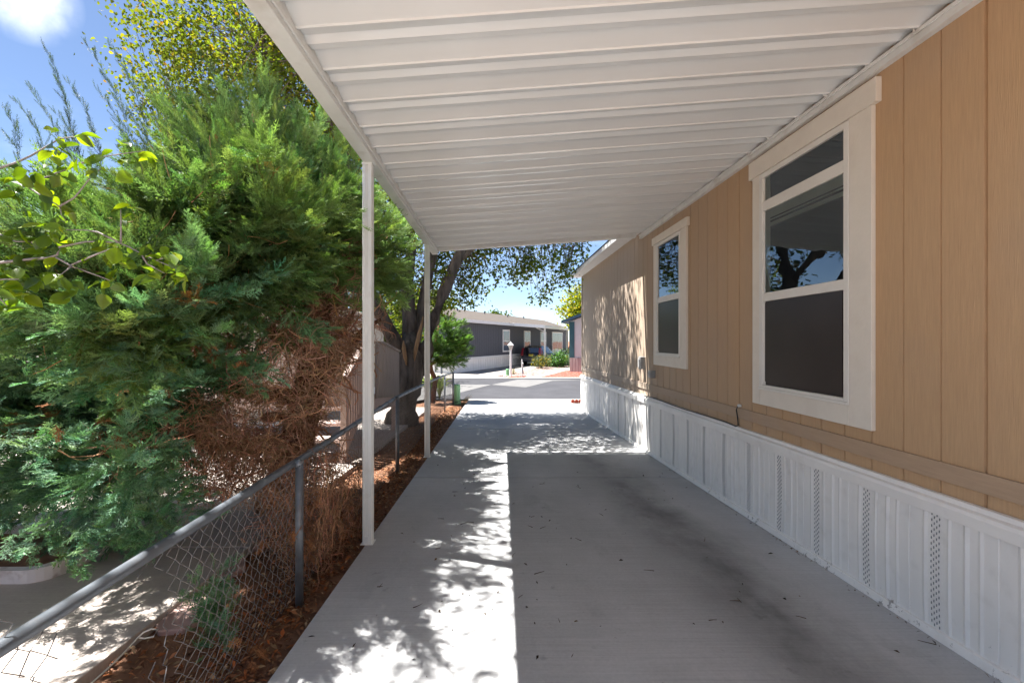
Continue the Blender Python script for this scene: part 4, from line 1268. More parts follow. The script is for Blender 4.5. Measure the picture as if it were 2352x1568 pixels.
DG = [(.05, .09, .02), (.075, .12, .025), (.04, .075, .02), (.11, .14, .03)]
YG = [(.20, .24, .02), (.28, .28, .03), (.12, .18, .02), (.35, .30, .03)]
far_tree("yellow_green_tree", "yellow-green leafy tree showing above the blue roof edge across the street", (7.6, 38, -.52), 6, (2.2, 2, 1.9), 4.6, 120, 40, .22, YG, (3, 3, 3, 1))
far_tree("olive_tree", "dull olive tree rising behind the left end of the grey house", (-7.0, 46, -.52), 7, (3.2, 2.6, 2.3), 4.9, 150, 36, .28, DG, (2, 2, 2, 2), .25)
far_tree("round_tree", "distant dark tree top peeking over the middle of the grey roof", (-0.1, 80, -.52), 6, (2.6, 2.2, 1.7), 5.3, 100, 40, .35, DG, (3, 3, 2, 1), .25)
far_tree("shade_tree", "green tree standing behind the cream house on the left", (-5.4, 22, -.52), 6, (2.4, 2.2, 1.9), 2.9, 120, 40, .17, DG + YG, (3, 3, 2, 2, 1, 1, 1, 0), .2)

# small wind-shaped juniper by the end of the fence
sj = thing("small_juniper", "small one-sided juniper with twisted trunk near the end of the fence", "tree", (-2.1, 15.0, -.52))
b = MB()
b.tube([(-2.12, 15.0, -.55), (-2.05, 15.0, -.1), (-2.0, 15.0, .2), (-2.14, 15.0, .5), (-2.2, 15.0, .9), (-2.0, 15.0, 1.4), (-1.9, 15.0, 2.0)], [.11, .085, .08, .075, .07, .05, .02], 8)
b.tube([(-2.17, 15, .7), (-1.8, 14.9, .95), (-1.4, 14.9, 1.1), (-1.0, 14.8, 1.45)], [.06, .05, .03, .01], 7)
b.tube([(-2.0, 15, .2), (-1.93, 14.95, .27), (-1.9, 14.9, .33)], [.05, .05, .045], 7)
b.build("trunk", M['juniper_bark'], sj, smooth=True)
f2 = Foliage()
for c, r, n in (((-1.72, 15.0, 1.75), (.66, .6, .60), 70), ((-1.35, 14.9, 1.35), (.46, .4, .38), 50), ((-1.95, 15, 1.0), (.6, .5, .32), 44), ((-1.5, 14.9, .85), (.45, .4, .2), 26)):
    for i in range(n):
        d = unit(rng.normal(size=3)); q = np.array(c) + d * np.array(r)
        out = unit(d + np.array([.5, 0, .25]))
        bough(f2, q - out * .28, q + out * .12, 16, .20, np.array([.10, .19, .04]) * rng.uniform(.7, 1.3), .03, .9, .2, .25)
f2s = f2.mesh("foliage", FR)
finish(f2s, "foliage", M['needles'], sj, None)

# strap-leaved plants behind the fence
for k, (x, y, n, lab) in enumerate(((-2.35, 16.3, 46, "clump of yellow-green strap leaves behind the small juniper trunk"), (-1.98, 15.9, 30, "smaller clump of strap leaves right of the small juniper trunk"))):
    t = []
    pa = []
    for i in range(n):
        a = rng.uniform(0, 6.28); L = rng.uniform(.5, 1.0); sp = rng.uniform(.1, .35)
        pa.append([[x, y, -.55], [x + math.cos(a) * sp * .3, y + math.sin(a) * sp * .3, -.55 + L * .5], [x + math.cos(a) * sp, y + math.sin(a) * sp, -.55 + L * .85], [x + math.cos(a) * sp * 1.7, y + math.sin(a) * sp * 1.7, -.55 + L * .88]])
    V, F = tubes(np.array(pa), np.tile(np.array([.012, .02, .016, .003]), (n, 1)), 3)
    col = np.repeat(np.clip(np.array([.22, .30, .03]) * rng.uniform(.6, 1.3, size=(n, 1)), 0, 1), 12, axis=0)
    o = finish(raw_mesh("strap_leaf_plant", V, F, col), "strap_leaf_plant", M['bush_leaf'], None, (x, y, -.52))
    tag(o, lab, "plant", "strap-leaved plants by the fence")

# ------------------------------------------------------------------ sapling reaching into the picture from the left
sap = thing("broadleaf_sapling", "young broadleaf sapling with bright lime leaves in front of the juniper", "tree", (-2.55, 1.55, gz(0, 1.5)))
def S(zx, zy, y): return P(.27 * zx, 282 + .27 * zy, y)
brs = [
    [(-420, 1290, 1.75), (0, 1190, 1.8), (250, 1160, 1.8), (480, 1145, 1.8), (498, 1100, 1.8), (478, 1062, 1.8), (740, 1010, 1.85), (1030, 1020, 1.85), (1200, 1110, 1.85), (1330, 1170, 1.85), (1500, 1240, 1.85)],
    [(480, 1145, 1.8), (610, 1220, 1.8), (860, 1310, 1.8), (960, 1350, 1.8)], [(610, 1210, 1.8), (900, 1085, 1.78), (1000, 1060, 1.75)], [(610, 1220, 1.8), (520, 1290, 1.75)],
    [(-420, 900, 1.9), (0, 620, 1.9), (250, 520, 1.9), (560, 400, 1.9), (780, 310, 1.9), (1000, 270, 1.9), (1230, 240, 1.9)],
    [(230, 540, 1.9), (380, 640, 1.88), (510, 710, 1.86), (525, 790, 1.85), (560, 830, 1.85)], [(510, 710, 1.86), (640, 635, 1.86), (760, 480, 1.86), (860, 390, 1.86)],
    [(1030, 1020, 1.85), (1030, 880, 1.85), (1028, 740, 1.85)], [(1010, 1015, 1.85), (800, 915, 1.85), (540, 910, 1.85)], [(270, 1020, 1.8), (420, 960, 1.8)],
    [(-420, 1400, 1.7), (0, 1330, 1.7), (160, 1330, 1.7)], [(-420, 500, 1.8), (-100, 420, 1.8), (200, 320, 1.85), (520, 130, 1.9), (760, 110, 1.9)], [(0, 950, 1.8), (110, 1010, 1.8), (250, 1010, 1.8)],
    [(1330, 1170, 1.85), (1450, 1130, 1.85)], [(1200, 1110, 1.85), (1250, 1200, 1.85), (1400, 1280, 1.85)], [(-420, 1290, 1.7), (-100, 1380, 1.65), (60, 1560, 1.65)]]
b = MB()
b.tube([(-2.55, 1.55, -.1), (-2.5, 1.58, .6), (-2.42, 1.65, 1.2), (-2.4, 1.7, 1.9), (-2.45, 1.8, 2.6)], [.03, .027, .022, .016, .006], 8)
for br in brs:
    pts = [S(*q) for q in br]
    r0 = .0065 if br[0][0] < 0 else .0042
    b.tube(resample(pts, max(6, len(pts) * 2)), list(np.linspace(r0, .0016, max(6, len(pts) * 2))), 6)
    if br[0][0] < 0: b.tube([(-2.42, 1.68, pts[0].z - .12), pts[0]], [.008, .0065], 6)
b.build("branches", M['sapling_bark'], sap, smooth=True)
LV, LF, LC = [], [], []
def sap_leaf(p, ax, nrm, L, col):
    """ovate leaf, cupped, with a pointed tip"""
    ax = Vector(ax).normalized(); nrm = Vector(nrm); sd = nrm.cross(ax).normalized(); nrm = ax.cross(sd)
    prof = [(0, .02), (.12, .20), (.30, .33), (.50, .35), (.70, .26), (.86, .13), (1.0, .0)]
    i0 = len(LV)
    for u, w in prof:
        c = p + ax * L * u - nrm * L * .16 * u * u
        LV.append(c); LV.append(c + sd * L * w + nrm * L * w * .30); LV.append(c - sd * L * w + nrm * L * w * .30)
        LC.extend([col * .8, col, col])
    for k in range(len(prof) - 1):
        a, c = i0 + k * 3, i0 + k * 3 + 3
        LF.append((a, c, c + 1, a + 1)); LF.append((a, a + 2, c + 2, c))
lime = [np.array([.17, .27, .018]), np.array([.13, .22, .02]), np.array([.22, .30, .02]), np.array([.10, .17, .035])]
spots = []
for br in brs:
    pts = [S(*q) for q in br]
    ln = sum((c - a).length for a, c in zip(pts[:-1], pts[1:]))
    for q in resample(pts, max(3, int(ln / .05)))[1:]:
        if random.random() < .6: spots.append((q, 1))
for zx, zy, n in ((300, 450, 5), (100, 470, 4), (470, 110, 3), (450, 230, 4), (700, 150, 5), (620, 330, 4), (480, 450, 4), (780, 420, 4), (970, 200, 3), (1050, 300, 5), (1160, 370, 4), (1270, 270, 4), (60, 560, 4), (420, 590, 3), (340, 850, 5), (540, 820, 5), (330, 940, 5), (480, 930, 4), (130, 900, 3),
                   (150, 1100, 3), (350, 1090, 4), (40, 1120, 3), (1080, 760, 5), (870, 1060, 3), (1010, 1130, 5), (1120, 1150, 4), (1220, 1090, 3), (1350, 1130, 3), (1440, 1090, 3), (1300, 1260, 4), (1480, 1270, 4), (1570, 1300, 5), (1410, 1320, 2), (920, 1350, 6), (520, 1340, 5), (340, 1330, 5), (100, 1290, 5), (160, 1400, 5), (40, 1240, 3), (220, 1470, 3), (30, 1560, 4), (600, 1370, 3), (850, 1400, 2)):
    for _ in range(n + (1 if zx < 700 else 0)): spots.append((S(zx + random.gauss(0, 36), zy + random.gauss(0, 36), 1.83 + random.gauss(0, .04)), 0))
for q, on in spots:
    a = Vector((random.gauss(0, 1), random.gauss(0, .8), random.gauss(-.45, .5)))
    nv = Vector((random.gauss(-.1, .5), random.gauss(-.1, .6), random.gauss(.8, .35)))
    if abs(a.normalized().dot(nv.normalized())) > .95: nv = Vector((1, 0, .3))
    sap_leaf(q, a, nv, random.uniform(.034, .082), random.choice(lime) * random.uniform(.6, 1.35))
me = raw_mesh("leaves", np.array([tuple(v) for v in LV]), np.array(LF), np.array(LC), True)
finish(me, "leaves", M['sapling_leaf'], sap, None)

# ------------------------------------------------------------------ leaf litter and twigs
def litter(name, n, fn, pal, smin, smax, label=None):
    p = np.array([fn() for _ in range(n)])
    s = rng.uniform(smin, smax, n)
    a = rng.uniform(0, 6.283, n); tl = rng.normal(size=(n, 2)) * .5
    ax = unit(np.stack([np.cos(a), np.sin(a), tl[:, 0]], 1)); sd = unit(np.stack([-np.sin(a), np.cos(a), tl[:, 1]], 1))
    w = (s * rng.uniform(.2, .55, n))[:, None]
    V = np.stack([p - ax * s[:, None] * .5, p + sd * w * .5 + [0, 0, .004], p + ax * s[:, None] * .5, p - sd * w * .5 + [0, 0, .004]], 1).reshape(-1, 3)
    F = np.arange(n * 4).reshape(-1, 4)
    col = np.repeat(np.clip(np.array(pal)[rng.integers(0, len(pal), n)] * rng.uniform(.6, 1.4, size=(n, 1)), 0, 1), 4, axis=0)
    o = finish(raw_mesh(name, V, F, col), name, M['litter'], None, None)
    return tag(o, label, None, None, 'stuff')
BR = [(.24, .10, .045), (.30, .15, .07), (.16, .075, .04), (.34, .22, .12), (.12, .06, .035), (.28, .09, .03)]
def lit_pt():
    y = 1.4 + 12.5 * rng.random() ** 1.3; x = rng.uniform(-1.95, -1.05) if rng.random() < .45 else -1.32 + rng.normal() * .13
    x = min(x, -1.056 + .0076 * (y - 2.09) - .005)
    return (x, y, soil_fn(x, y) - .075 + rng.uniform(.004, .028))
litter("fallen_leaves", 15000, lit_pt, BR, .02, .055)
def drive_pt():
    y = 1.8 + 9 * rng.random() ** 1.4; x = rng.uniform(-1.0, 2.3)
    return (x, y, gz(x, y) + .004)
litter("drive_debris", 170, drive_pt, [(.05, .035, .025), (.09, .06, .035), (.03, .022, .018), (.14, .09, .04)], .012, .04)
# fallen twigs on the concrete
pa = []
for px, py in ((1222, 1188), (1245, 1210), (1216, 1210), (1272, 1215), (1180, 1270), (1230, 1310), (1195, 1372), (1280, 1430), (1080, 1200), (1020, 1190), (1000, 1260), (1110, 1205), (1640, 1432), (1860, 1420), (1610, 1240), (1330, 1240), (1490, 1310), (1040, 1130), (960, 1390), (1700, 1380), (2150, 1480), (2210, 1440), (1390, 1180), (1250, 1110), (1330, 1120), (880, 1350)):
    y = 1567 / (py - 818); x = (px - 1140) / 1045 * y
    for _ in range(random.choice((1, 1, 2))):
        a = random.uniform(0, 3.14); L = random.uniform(.03, .085); cv = random.uniform(-.25, .25); xx, yy = x + random.gauss(0, .02), y + random.gauss(0, .02)
        pa.append([[xx + math.cos(a + u * cv) * L * (u - .5), yy + math.sin(a + u * cv) * L * (u - .5), gz(xx, yy) + .005] for u in np.linspace(0, 1, 5)])
pa = np.array(pa)
V, F = tubes(pa, np.tile(np.linspace(.0022, .001, 5), (len(pa), 1)), 4)
me = raw_mesh("fallen_twigs", V, F, np.tile(np.array([[.10, .06, .035]]), (len(V), 1)))
tag(finish(me, "fallen_twigs", M['twig'], None, None), kind='stuff')
# debris gathered along the skirting track
def track_pt():
    y = 2 + 8 * rng.random(); return (2.31 - abs(rng.normal()) * .02, y, gz(0, y) + .006)
litter("track_debris", 120, track_pt, [(.05, .035, .025), (.12, .07, .04), (.2, .1, .04)], .01, .03)
# flagstones lying in the soil left of the fence
for i, (px, py, s, lab) in enumerate(((430, 1370, .22, "flat pink flagstone half buried beside the neighbour's slab, nearest of three"), (520, 1270, .20, "middle pink flagstone under the juniper beside the slab"), (580, 1215, .17, "farthest pink flagstone in the soil behind the fence mesh"))):
    y = 1567 / (py - 800); x = (px - 1140) / 1045 * y
    b = MB(); ol = []
    for k in range(7):
        a = k / 7 * 6.283; r = s * random.uniform(.75, 1.1); ol.append((x + r * math.cos(a) * .7, y + r * math.sin(a), gz(x, y) - .09))
    b.prism(ol, (0, 0, .055))
    tag(b.build("flagstone", M['flagstone'], None, (x, y, gz(x, y) - .09), bevel=.008), lab, "stone", "flagstones in the soil by the fence")

# ------------------------------------------------------------------ neighbour's side
# white rim of a trough standing on the slab under the juniper
tx, ty = -3.62, 3.42; tz = gz(0, ty) - .008
b = MB()
def rr_outline(hx, hy, r, n=6):
    out = []
    for cx, cy, a0 in ((hx - r, hy - r, 0), (-hx + r, hy - r, 90), (-hx + r, -hy + r, 180), (hx - r, -hy + r, 270)):
        for k in range(n + 1):
            a = math.radians(a0 + 90 * k / n); out.append((cx + r * math.cos(a), cy + r * math.sin(a)))
    return out
oo, ii = rr_outline(.62, .40, .16), rr_outline(.565, .345, .12)
n = len(oo)
lv = [(oo, 0.0), (oo, .10), (ii, .10), (ii, .03)]
i0 = 0
for ol, h in lv: b.v += [(tx + x, ty + y, tz + h) for x, y in ol]
for k in range(3):
    for j in range(n):
        j2 = (j + 1) % n; b.f.append((k * n + j, k * n + j2, (k + 1) * n + j2, (k + 1) * n + j)); b.m.append(0)
b.f.append(tuple(3 * n + j for j in range(n))); b.m.append(1)
tag(b.build("trough", [M['trough'], M['soil']], None, (tx, ty, tz), False), "low white round-cornered trough on the neighbour's slab under the juniper", "trough")

deck = thing("porch_deck", "faded pinkish wooden porch with slatted railing and three steps behind the juniper", "porch", (-2.6, 8, gz(0, 8)))
def DZ(y): return .58 - max(0, y - 7.6) * .11
b = MB(); b.hexa([(-4.3, 7.45, .52), (-2.05, 7.45, .52), (-2.05, 9.4, .34), (-4.3, 9.4, .34), (-4.3, 7.45, .58), (-2.05, 7.45, .58), (-2.05, 9.4, .40), (-4.3, 9.4, .40)])
b.build("deck_floor", M['pink_wood'], deck, bevel=.005)
b = MB(); b.hexa([(-2.048, 7.44, .34), (-2.015, 7.44, .34), (-2.015, 9.42, .18), (-2.048, 9.42, .18), (-2.048, 7.44, .60), (-2.015, 7.44, .60), (-2.015, 9.42, .42), (-2.048, 9.42, .42)])
b.box(-4.3, -2.05, 7.41, 7.445, .36, .585)
b.build("rim_board", M['pink_wood'], deck, bevel=.004)
for x, y, z0, z1 in ((-2.09, 7.50, -.32, 1.46), (-2.09, 9.3, -.36, 1.28), (-3.1, 7.5, -.3, 1.46), (-4.2, 7.5, -.3, 1.46)):
    b = MB(); b.box(x - .045, x + .045, y - .045, y + .045, z0, z1); b.build("deck_post", M['pink_wood'], deck, bevel=.004)
b = MB()
y = 7.55
while y < 9.3:
    b.box(-2.012, -1.994, y, y + .075, DZ(y) - .04, 1.44 - max(0, y - 8.0) * .14); y += .115
b.hexa([(-2.06, 7.46, 1.445), (-1.97, 7.46, 1.445), (-1.97, 8.0, 1.445), (-2.06, 8.0, 1.445), (-2.06, 7.46, 1.485), (-1.97, 7.46, 1.485), (-1.97, 8.0, 1.485), (-2.06, 8.0, 1.485)])
b.hexa([(-2.06, 8.001, 1.445), (-1.97, 8.001, 1.445), (-1.97, 9.36, 1.26), (-2.06, 9.36, 1.26), (-2.06, 8.001, 1.485), (-1.97, 8.001, 1.485), (-1.97, 9.36, 1.30), (-2.06, 9.36, 1.30)])
b.build("railing", M['grey_wood'], deck)
b = MB()
x = -4.2
while x < -3.15:
    b.box(x, x + .08, 7.47, 7.49, .6, 1.42); x += .115
b.box(-4.24, -3.06, 7.44, 7.52, 1.425, 1.465)
b.build("railing", M['pink_wood'], deck)
for k, (y, h) in enumerate(((7.12, .40), (6.80, .22), (6.48, .04))):
    b = MB(); b.box(-2.80, -2.18, y, y + .30, h, h + .045); b.build("step", M['pink_wood'], deck, bevel=.005)
for x in (-2.78, -2.22):
    b = MB(); b.hexa([(x, 6.45, -.25), (x + .04, 6.45, -.25), (x + .04, 7.4, .28), (x, 7.4, .28), (x, 6.45, -.02), (x + .04, 6.45, -.02), (x + .04, 7.4, .52), (x, 7.4, .52)])
    b.build("stringer", M['pink_wood'], deck)
b = MB()
b.bar((-2.15, 6.45, .98), (-2.15, 7.45, 1.46), .09, .04)
y = 6.48
while y < 7.4:
    t = (y - 6.45); b.box(-2.142, -2.126, y, y + .085, .05 + t * .5, .95 + t * .48); y += .115
b.box(-2.20, -2.12, 6.42, 6.50, -.24, .94)
b.build("stair_rail", M['pink_wood'], deck)

nb = thing("cream_house", "cream mobile home with white eaves half hidden behind the juniper and trunk", "house", (-6.6, 12, -.4))
b = MB(); b.box(-8.8, -4.46, 9.5, 18.0, -.2, 2.2); b.build("wall", M['cream_wall'], nb)
b = MB(); b.box(-8.78, -4.48, 9.52, 17.98, -.60, -.205); b.build("skirting", M['skirt'], nb)
b = MB(); b.prism([(-9.0, 9.3, 2.28), (-4.25, 9.3, 2.28), (-6.6, 9.3, 3.0)], (0, 8.9, 0)); b.build("roof", M['shingle'], nb)
b = MB(); b.box(-4.28, -4.23, 9.28, 18.22, 2.12, 2.275); b.box(-4.46, -4.285, 9.3, 18.2, 2.19, 2.205); b.build("fascia", M['white'], nb)
for y in (11.2, 14.6):
    b = MB(); b.box(-4.459, -4.44, y, y + .9, .7, 1.9); w = b.build("window", M['white'], nb)
    b = MB(); b.box(-4.4395, -4.432, y + .08, y + .82, .78, 1.82); b.build("pane", M['glass_far'], w)

nc = thing("unseen_carport", "neighbour's flat carport roof left of the juniper, just outside the picture", "carport", (-3.9, 0, gz(0, 0)))  # out-of-view roof, added for the straight shadow edge on the slab
b = MB(); b.box(-7.2, -3.80, -5.0, 3.25, 2.62, 2.72); b.build("roof_pans", M['alu'], nc)
b = MB(); b.box(-3.86, -3.76, -5.0, 3.27, 2.52, 2.615); b.build("side_beam", M['alu_post'], nc)
for y in (-3.5, 0.2):
    b = MB(); b.box(-3.85, -3.77, y, y + .08, gz(0, y) - .01, 2.515); b.build("post", M['alu_post'], nc)

# ------------------------------------------------------------------ far side of the street
P0 = Vector((-2.63, 28.0, -.52)); D = Vector((.4055, .9141, 0)); Nn = Vector((.9141, -.4055, 0))
def H(t, p, h): return P0 + D * t + Nn * p + Vector((0, 0, h + .52))      # h measured from the camera datum
gh = thing("grey_house", "slate grey mobile home with white skirting and white-framed windows across the street", "house", tuple(P0))
LEN, EAVE, DEP, RH = 27.0, 2.80, 7.0, 3.84
b = MB()
def wquad(t0, t1, h0, h1, p): return [H(t0, p, h0), H(t1, p, h0), H(t1, p, h1), H(t0, p, h1)]
t = 0.0
while t < LEN - .01:
    t2 = min(t + .3, LEN)
    b.face(wquad(t, t2 - .02, .30, EAVE, 0)); b.face([H(t2 - .02, 0, .3), H(t2, -.012, .3), H(t2, -.012, EAVE), H(t2 - .02, 0, EAVE)]); b.face([H(t2, -.012, .3), H(t2, 0, .3), H(t2, 0, EAVE), H(t2, -.012, EAVE)]); t = t2
b.face([H(0, -DEP, .3), H(LEN, -DEP, .3), H(LEN, -DEP, EAVE), H(0, -DEP, EAVE)])
b.face([H(0, -.0, .3), H(0, -.0, EAVE), H(0, -3, RH - .05), H(0, -DEP, EAVE), H(0, -DEP, .3)])
b.face([H(LEN, 0, .3), H(LEN, -DEP, .3), H(LEN, -DEP, EAVE), H(LEN, -3, RH - .05), H(LEN, 0, EAVE)])
b.build("wall", M['grey_siding'], gh)
b = MB()
t = 0
while t < LEN:
    t2 = min(t + .38, LEN); b.face(wquad(t, t2 - .04, -.55, .26, .03)); b.face([H(t2 - .04, .03, -.55), H(t2, .012, -.55), H(t2, .012, .26), H(t2 - .04, .03, .26)]); b.face([H(t2, .012, -.55), H(t2, .03, -.55), H(t2, .03, .26), H(t2, .012, .26)]); t = t2
s_ = 0
while s_ < DEP:
    b.face([H(-.03, -s_, -.55), H(-.03, -s_, .26), H(-.03, -s_ - .34, .26), H(-.03, -s_ - .34, -.55)]); b.face([H(-.03, -s_ - .34, -.55), H(-.03, -s_ - .34, .26), H(-.012, -s_ - .38, .26), H(-.012, -s_ - .38, -.55)]); s_ += .38
b.build("skirting", M['skirt'], gh)
b = MB(); b.bar(H(-.05, .04, .33), H(LEN, .04, .33), .07, .15); b.bar(H(-.04, .0, .33), H(-.04, -DEP, .33), .07, .15)
b.build("trim_band", M['white'], gh)
b = MB(); b.bar(H(-.02, .02, .41), H(-.02, .02, EAVE), .12, .12, (1, 0, 0)); b.build("corner_trim", M['white'], gh)
b = MB()
for (pa_, ha, pb_, hb) in ((.35, EAVE + .0, -3, RH), (-3, RH, -DEP - .3, EAVE)):
    b.hexa([H(-.3, pa_, ha), H(LEN + .3, pa_, ha), H(LEN + .3, pb_, hb), H(-.3, pb_, hb), H(-.3, pa_, ha + .06), H(LEN + .3, pa_, ha + .06), H(LEN + .3, pb_, hb + .06), H(-.3, pb_, hb + .06)])
gr = b.build("roof", M['shingle'], gh)
for t, p in ((4.5, -2.2), (9.5, -2.4), (14, -2.2), (19, -2.5)):
    c = H(t, p, 0); hh = EAVE + (RH - EAVE) * (.35 - p) / 3.35
    b = MB(); b.tube([Vector((c.x, c.y, hh)), Vector((c.x, c.y, hh + .28))], .06, 8); b.build("vent_pipe", M['grey_metal'], gr)
b = MB(); b.bar(H(-.3, .37, EAVE - .04), H(LEN + .3, .37, EAVE - .04), .03, .2); b.build("fascia", M['white'], gh)
def gwin(t, w, h0, h1, door=False):
    b = MB(); f = .11
    b.face
    b.hexa([H(t, .001, h0), H(t + w, .001, h0), H(t + w, .05, h0), H(t, .05, h0), H(t, .001, h1), H(t + w, .001, h1), H(t + w, .05, h1), H(t, .05, h1)])
    o = b.build("sliding_door" if door else "window", M['white'], gh)
    cuts = [(t + f, t + w / 2 - .03, h0 + f, h1 - f), (t + w / 2 + .03, t + w - f, h0 + f, h1 - f)] if door else [(t + f, t + w - f, h0 + f, (h0 + h1) / 2 - .03), (t + f, t + w - f, (h0 + h1) / 2 + .03, h1 - f)]
    for a, c, e, g in cuts:
        b = MB(); b.hexa([H(a, .0505, e), H(c, .0505, e), H(c, .058, e), H(a, .058, e), H(a, .0505, g), H(c, .0505, g), H(c, .058, g), H(a, .058, g)])
        b.build("pane", M['glass_far'], o)
def wt(zx):   # position along the wall from the enlarged view
    px = (1050 + zx * 380 / 2292) * 2352 / 2500; k = (px - 1140) / 1045
    return (-2.63 - 28 * k) / (.9141 * k - .4055)
for za, zb in ((1065, 1167), (1378, 1472), (1620, 1705)): gwin(wt(za), wt(zb) - wt(za), .62, 2.35)
gwin(wt(1790), wt(1945) - wt(1790), .35, 2.40, True)
# porch awning
AW = 2.9; t0, t1 = 9.0, 25.5
b = MB(); b.hexa([H(t0, .06, 2.78), H(t1, .06, 2.78), H(t1, AW, 2.56), H(t0, AW, 2.56), H(t0, .06, 2.84), H(t1, .06, 2.84), H(t1, AW, 2.62), H(t0, AW, 2.62)])
aw = b.build("awning", M['alu'], gh)
b = MB(); b.bar(H(t0, AW + .02, 2.58), H(t1, AW + .02, 2.58), .04, .22); b.bar(H(t0 - .03, .3, 2.78), H(t0 - .03, AW + .02, 2.58), .04, .22)
b.build("awning_fascia", M['white'], aw)
for t in (t0 + .5, t0 + 7, t0 + 14):
    b = MB(); b.bar(H(t, AW - .1, -.52), H(t, AW - .1, 2.48), .13, .13, (1, 0, 0)); b.bar(H(t + .02, AW - .1, 2.2), H(t + .02, AW - .8, 2.5), .06, .06)
    b.build("awning_post", M['white'], aw)
# stair rail of orange wood by the sliding door
osr = thing("stair_railing", "orange stained wooden stair railing beneath the awning of the grey house", "railing", tuple(H(19, 1.6, -.52)))
b = MB()
for k in range(12):
    t = 18.5 + k * .30; top = .55 + min(1, k / 6) * .75; b.bar(H(t, 2.2, -.5), H(t, 2.2, top), .16, .04, (1, 0, 0))
b.build("slats", M['orange_wood'], osr)
b = MB(); b.bar(H(18.3, 2.2, .55), H(20.4, 2.2, 1.32), .1, .06); b.bar(H(20.4, 2.2, 1.32), H(22.2, 2.2, 1.32), .1, .06)
b.build("handrail", M['orange_wood'], osr)

# ------------------------------------------------------------------ parked car
CO = H(9.9, 1.5, -.51)
suv = thing("parked_car", "dark midnight blue estate car parked tail outward under the awning of the grey house", "car", tuple(CO))
def K_(s, w, h): return CO + D * s + Nn * w + Vector((0, 0, h))          # s forward from the tail, w to the right
b = MB()
stations = [(0.02, .42, .80, .70), (.10, .30, .95, .86), (.55, .26, 1.00, .90), (1.6, .26, 1.00, .91), (2.6, .26, .98, .91), (3.3, .26, .95, .90), (4.0, .28, .84, .86), (4.45, .36, .70, .72)]
rings = []
for s, zb, zt, hw in stations:
    rings.append([K_(s, -hw * .9, zb), K_(s, -hw, zb + (zt - zb) * .35), K_(s, -hw * .985, zb + (zt - zb) * .8), K_(s, -hw * .9, zt), K_(s, hw * .9, zt), K_(s, hw * .985, zb + (zt - zb) * .8), K_(s, hw, zb + (zt - zb) * .35), K_(s, hw * .9, zb)])
for p, q in zip(rings[:-1], rings[1:]):
    for i in range(8): b.face([p[i], q[i], q[(i + 1) % 8], p[(i + 1) % 8]])
b.face(rings[0]); b.face(list(reversed(rings[-1])))
# greenhouse
gh_st = [(.06, .98, .98, .84, .84), (.34, .98, 1.44, .86, .66), (.75, .98, 1.56, .87, .66), (1.8, .98, 1.58, .87, .66), (2.5, .98, 1.52, .87, .64), (3.25, .94, .96, .86, .80)]
rg = [[K_(s, -wb, z0), K_(s, -wt_, z1), K_(s, -wt_ * .6, z1 + .025), K_(s, wt_ * .6, z1 + .025), K_(s, wt_, z1), K_(s, wb, z0)] for s, z0, z1, wb, wt_ in gh_st]
for p, q in zip(rg[:-1], rg[1:]):
    for i in range(5): b.face([p[i], q[i], q[i + 1], p[i + 1]])
b.build("body", M['car_paint'], suv, smooth=True)
b = MB()
b.hexa([K_(.10, -.70, 1.03), K_(.10, .70, 1.03), K_(.28, .58, 1.40), K_(.28, -.58, 1.40), K_(.075, -.70, 1.05), K_(.075, .70, 1.05), K_(.255, .58, 1.42), K_(.255, -.58, 1.42)])
b.build("rear_window", M['glass'], suv)
for sgn in (-1, 1):
    b = MB()
    for s0, s1 in ((.5, 1.35), (1.42, 2.3)):
        b.hexa([K_(s0, sgn * .86, 1.05), K_(s1, sgn * .86, 1.05), K_(s1, sgn * .70, 1.46), K_(s0, sgn * .70, 1.46), K_(s0, sgn * .885, 1.06), K_(s1, sgn * .885, 1.06), K_(s1, sgn * .725, 1.47), K_(s0, sgn * .725, 1.47)])
    b.build("side_window", M['glass'], suv)
    b = MB(); b.hexa([K_(.0, sgn * .66, .92), K_(.0, sgn * .84, .92), K_(.32, sgn * .90, .92), K_(.32, sgn * .70, .92), K_(.16, sgn * .64, 1.42), K_(.16, sgn * .76, 1.42), K_(.42, sgn * .80, 1.40), K_(.42, sgn * .66, 1.40)])
    b.hexa([K_(-.02, sgn * .62, .80), K_(-.02, sgn * .86, .80), K_(.25, sgn * .915, .80), K_(.25, sgn * .7, .80), K_(-.02, sgn * .62, .94), K_(-.02, sgn * .86, .94), K_(.25, sgn * .915, .94), K_(.25, sgn * .7, .94)])
    b.build("taillight", M['red_lens'], suv)
    for s in (.85, 3.55):
        b = MB(); c0, c1 = K_(s, sgn * .70, .33), K_(s, sgn * .915, .33); b.tube([c0, c0.lerp(c1, .1), c0.lerp(c1, .9), c1], [.28, .33, .33, .28], 20)
        w = b.build("wheel", M['tyre'], suv); b = MB(); b.tube([c1 + (c1 - c0) * .01, c1 + (c1 - c0) * .05], [.2, .17], 14); b.build("rim", M['rim'], w)
b = MB(); b.hexa([K_(-.08, -.78, .34), K_(-.08, .78, .34), K_(.2, .93, .34), K_(.2, -.93, .34), K_(-.10, -.78, .64), K_(-.10, .78, .64), K_(.2, .93, .66), K_(.2, -.93, .66)])
b.build("bumper", M['car_grey'], suv, bevel=.03)
b = MB(); b.hexa([K_(-.03, -.17, .76), K_(-.03, .17, .76), K_(.05, .17, .76), K_(.05, -.17, .76), K_(-.01, -.17, .92), K_(-.01, .17, .92), K_(.05, .17, .92), K_(.05, -.17, .92)])
b.build("licence_plate", M['plate'], suv)

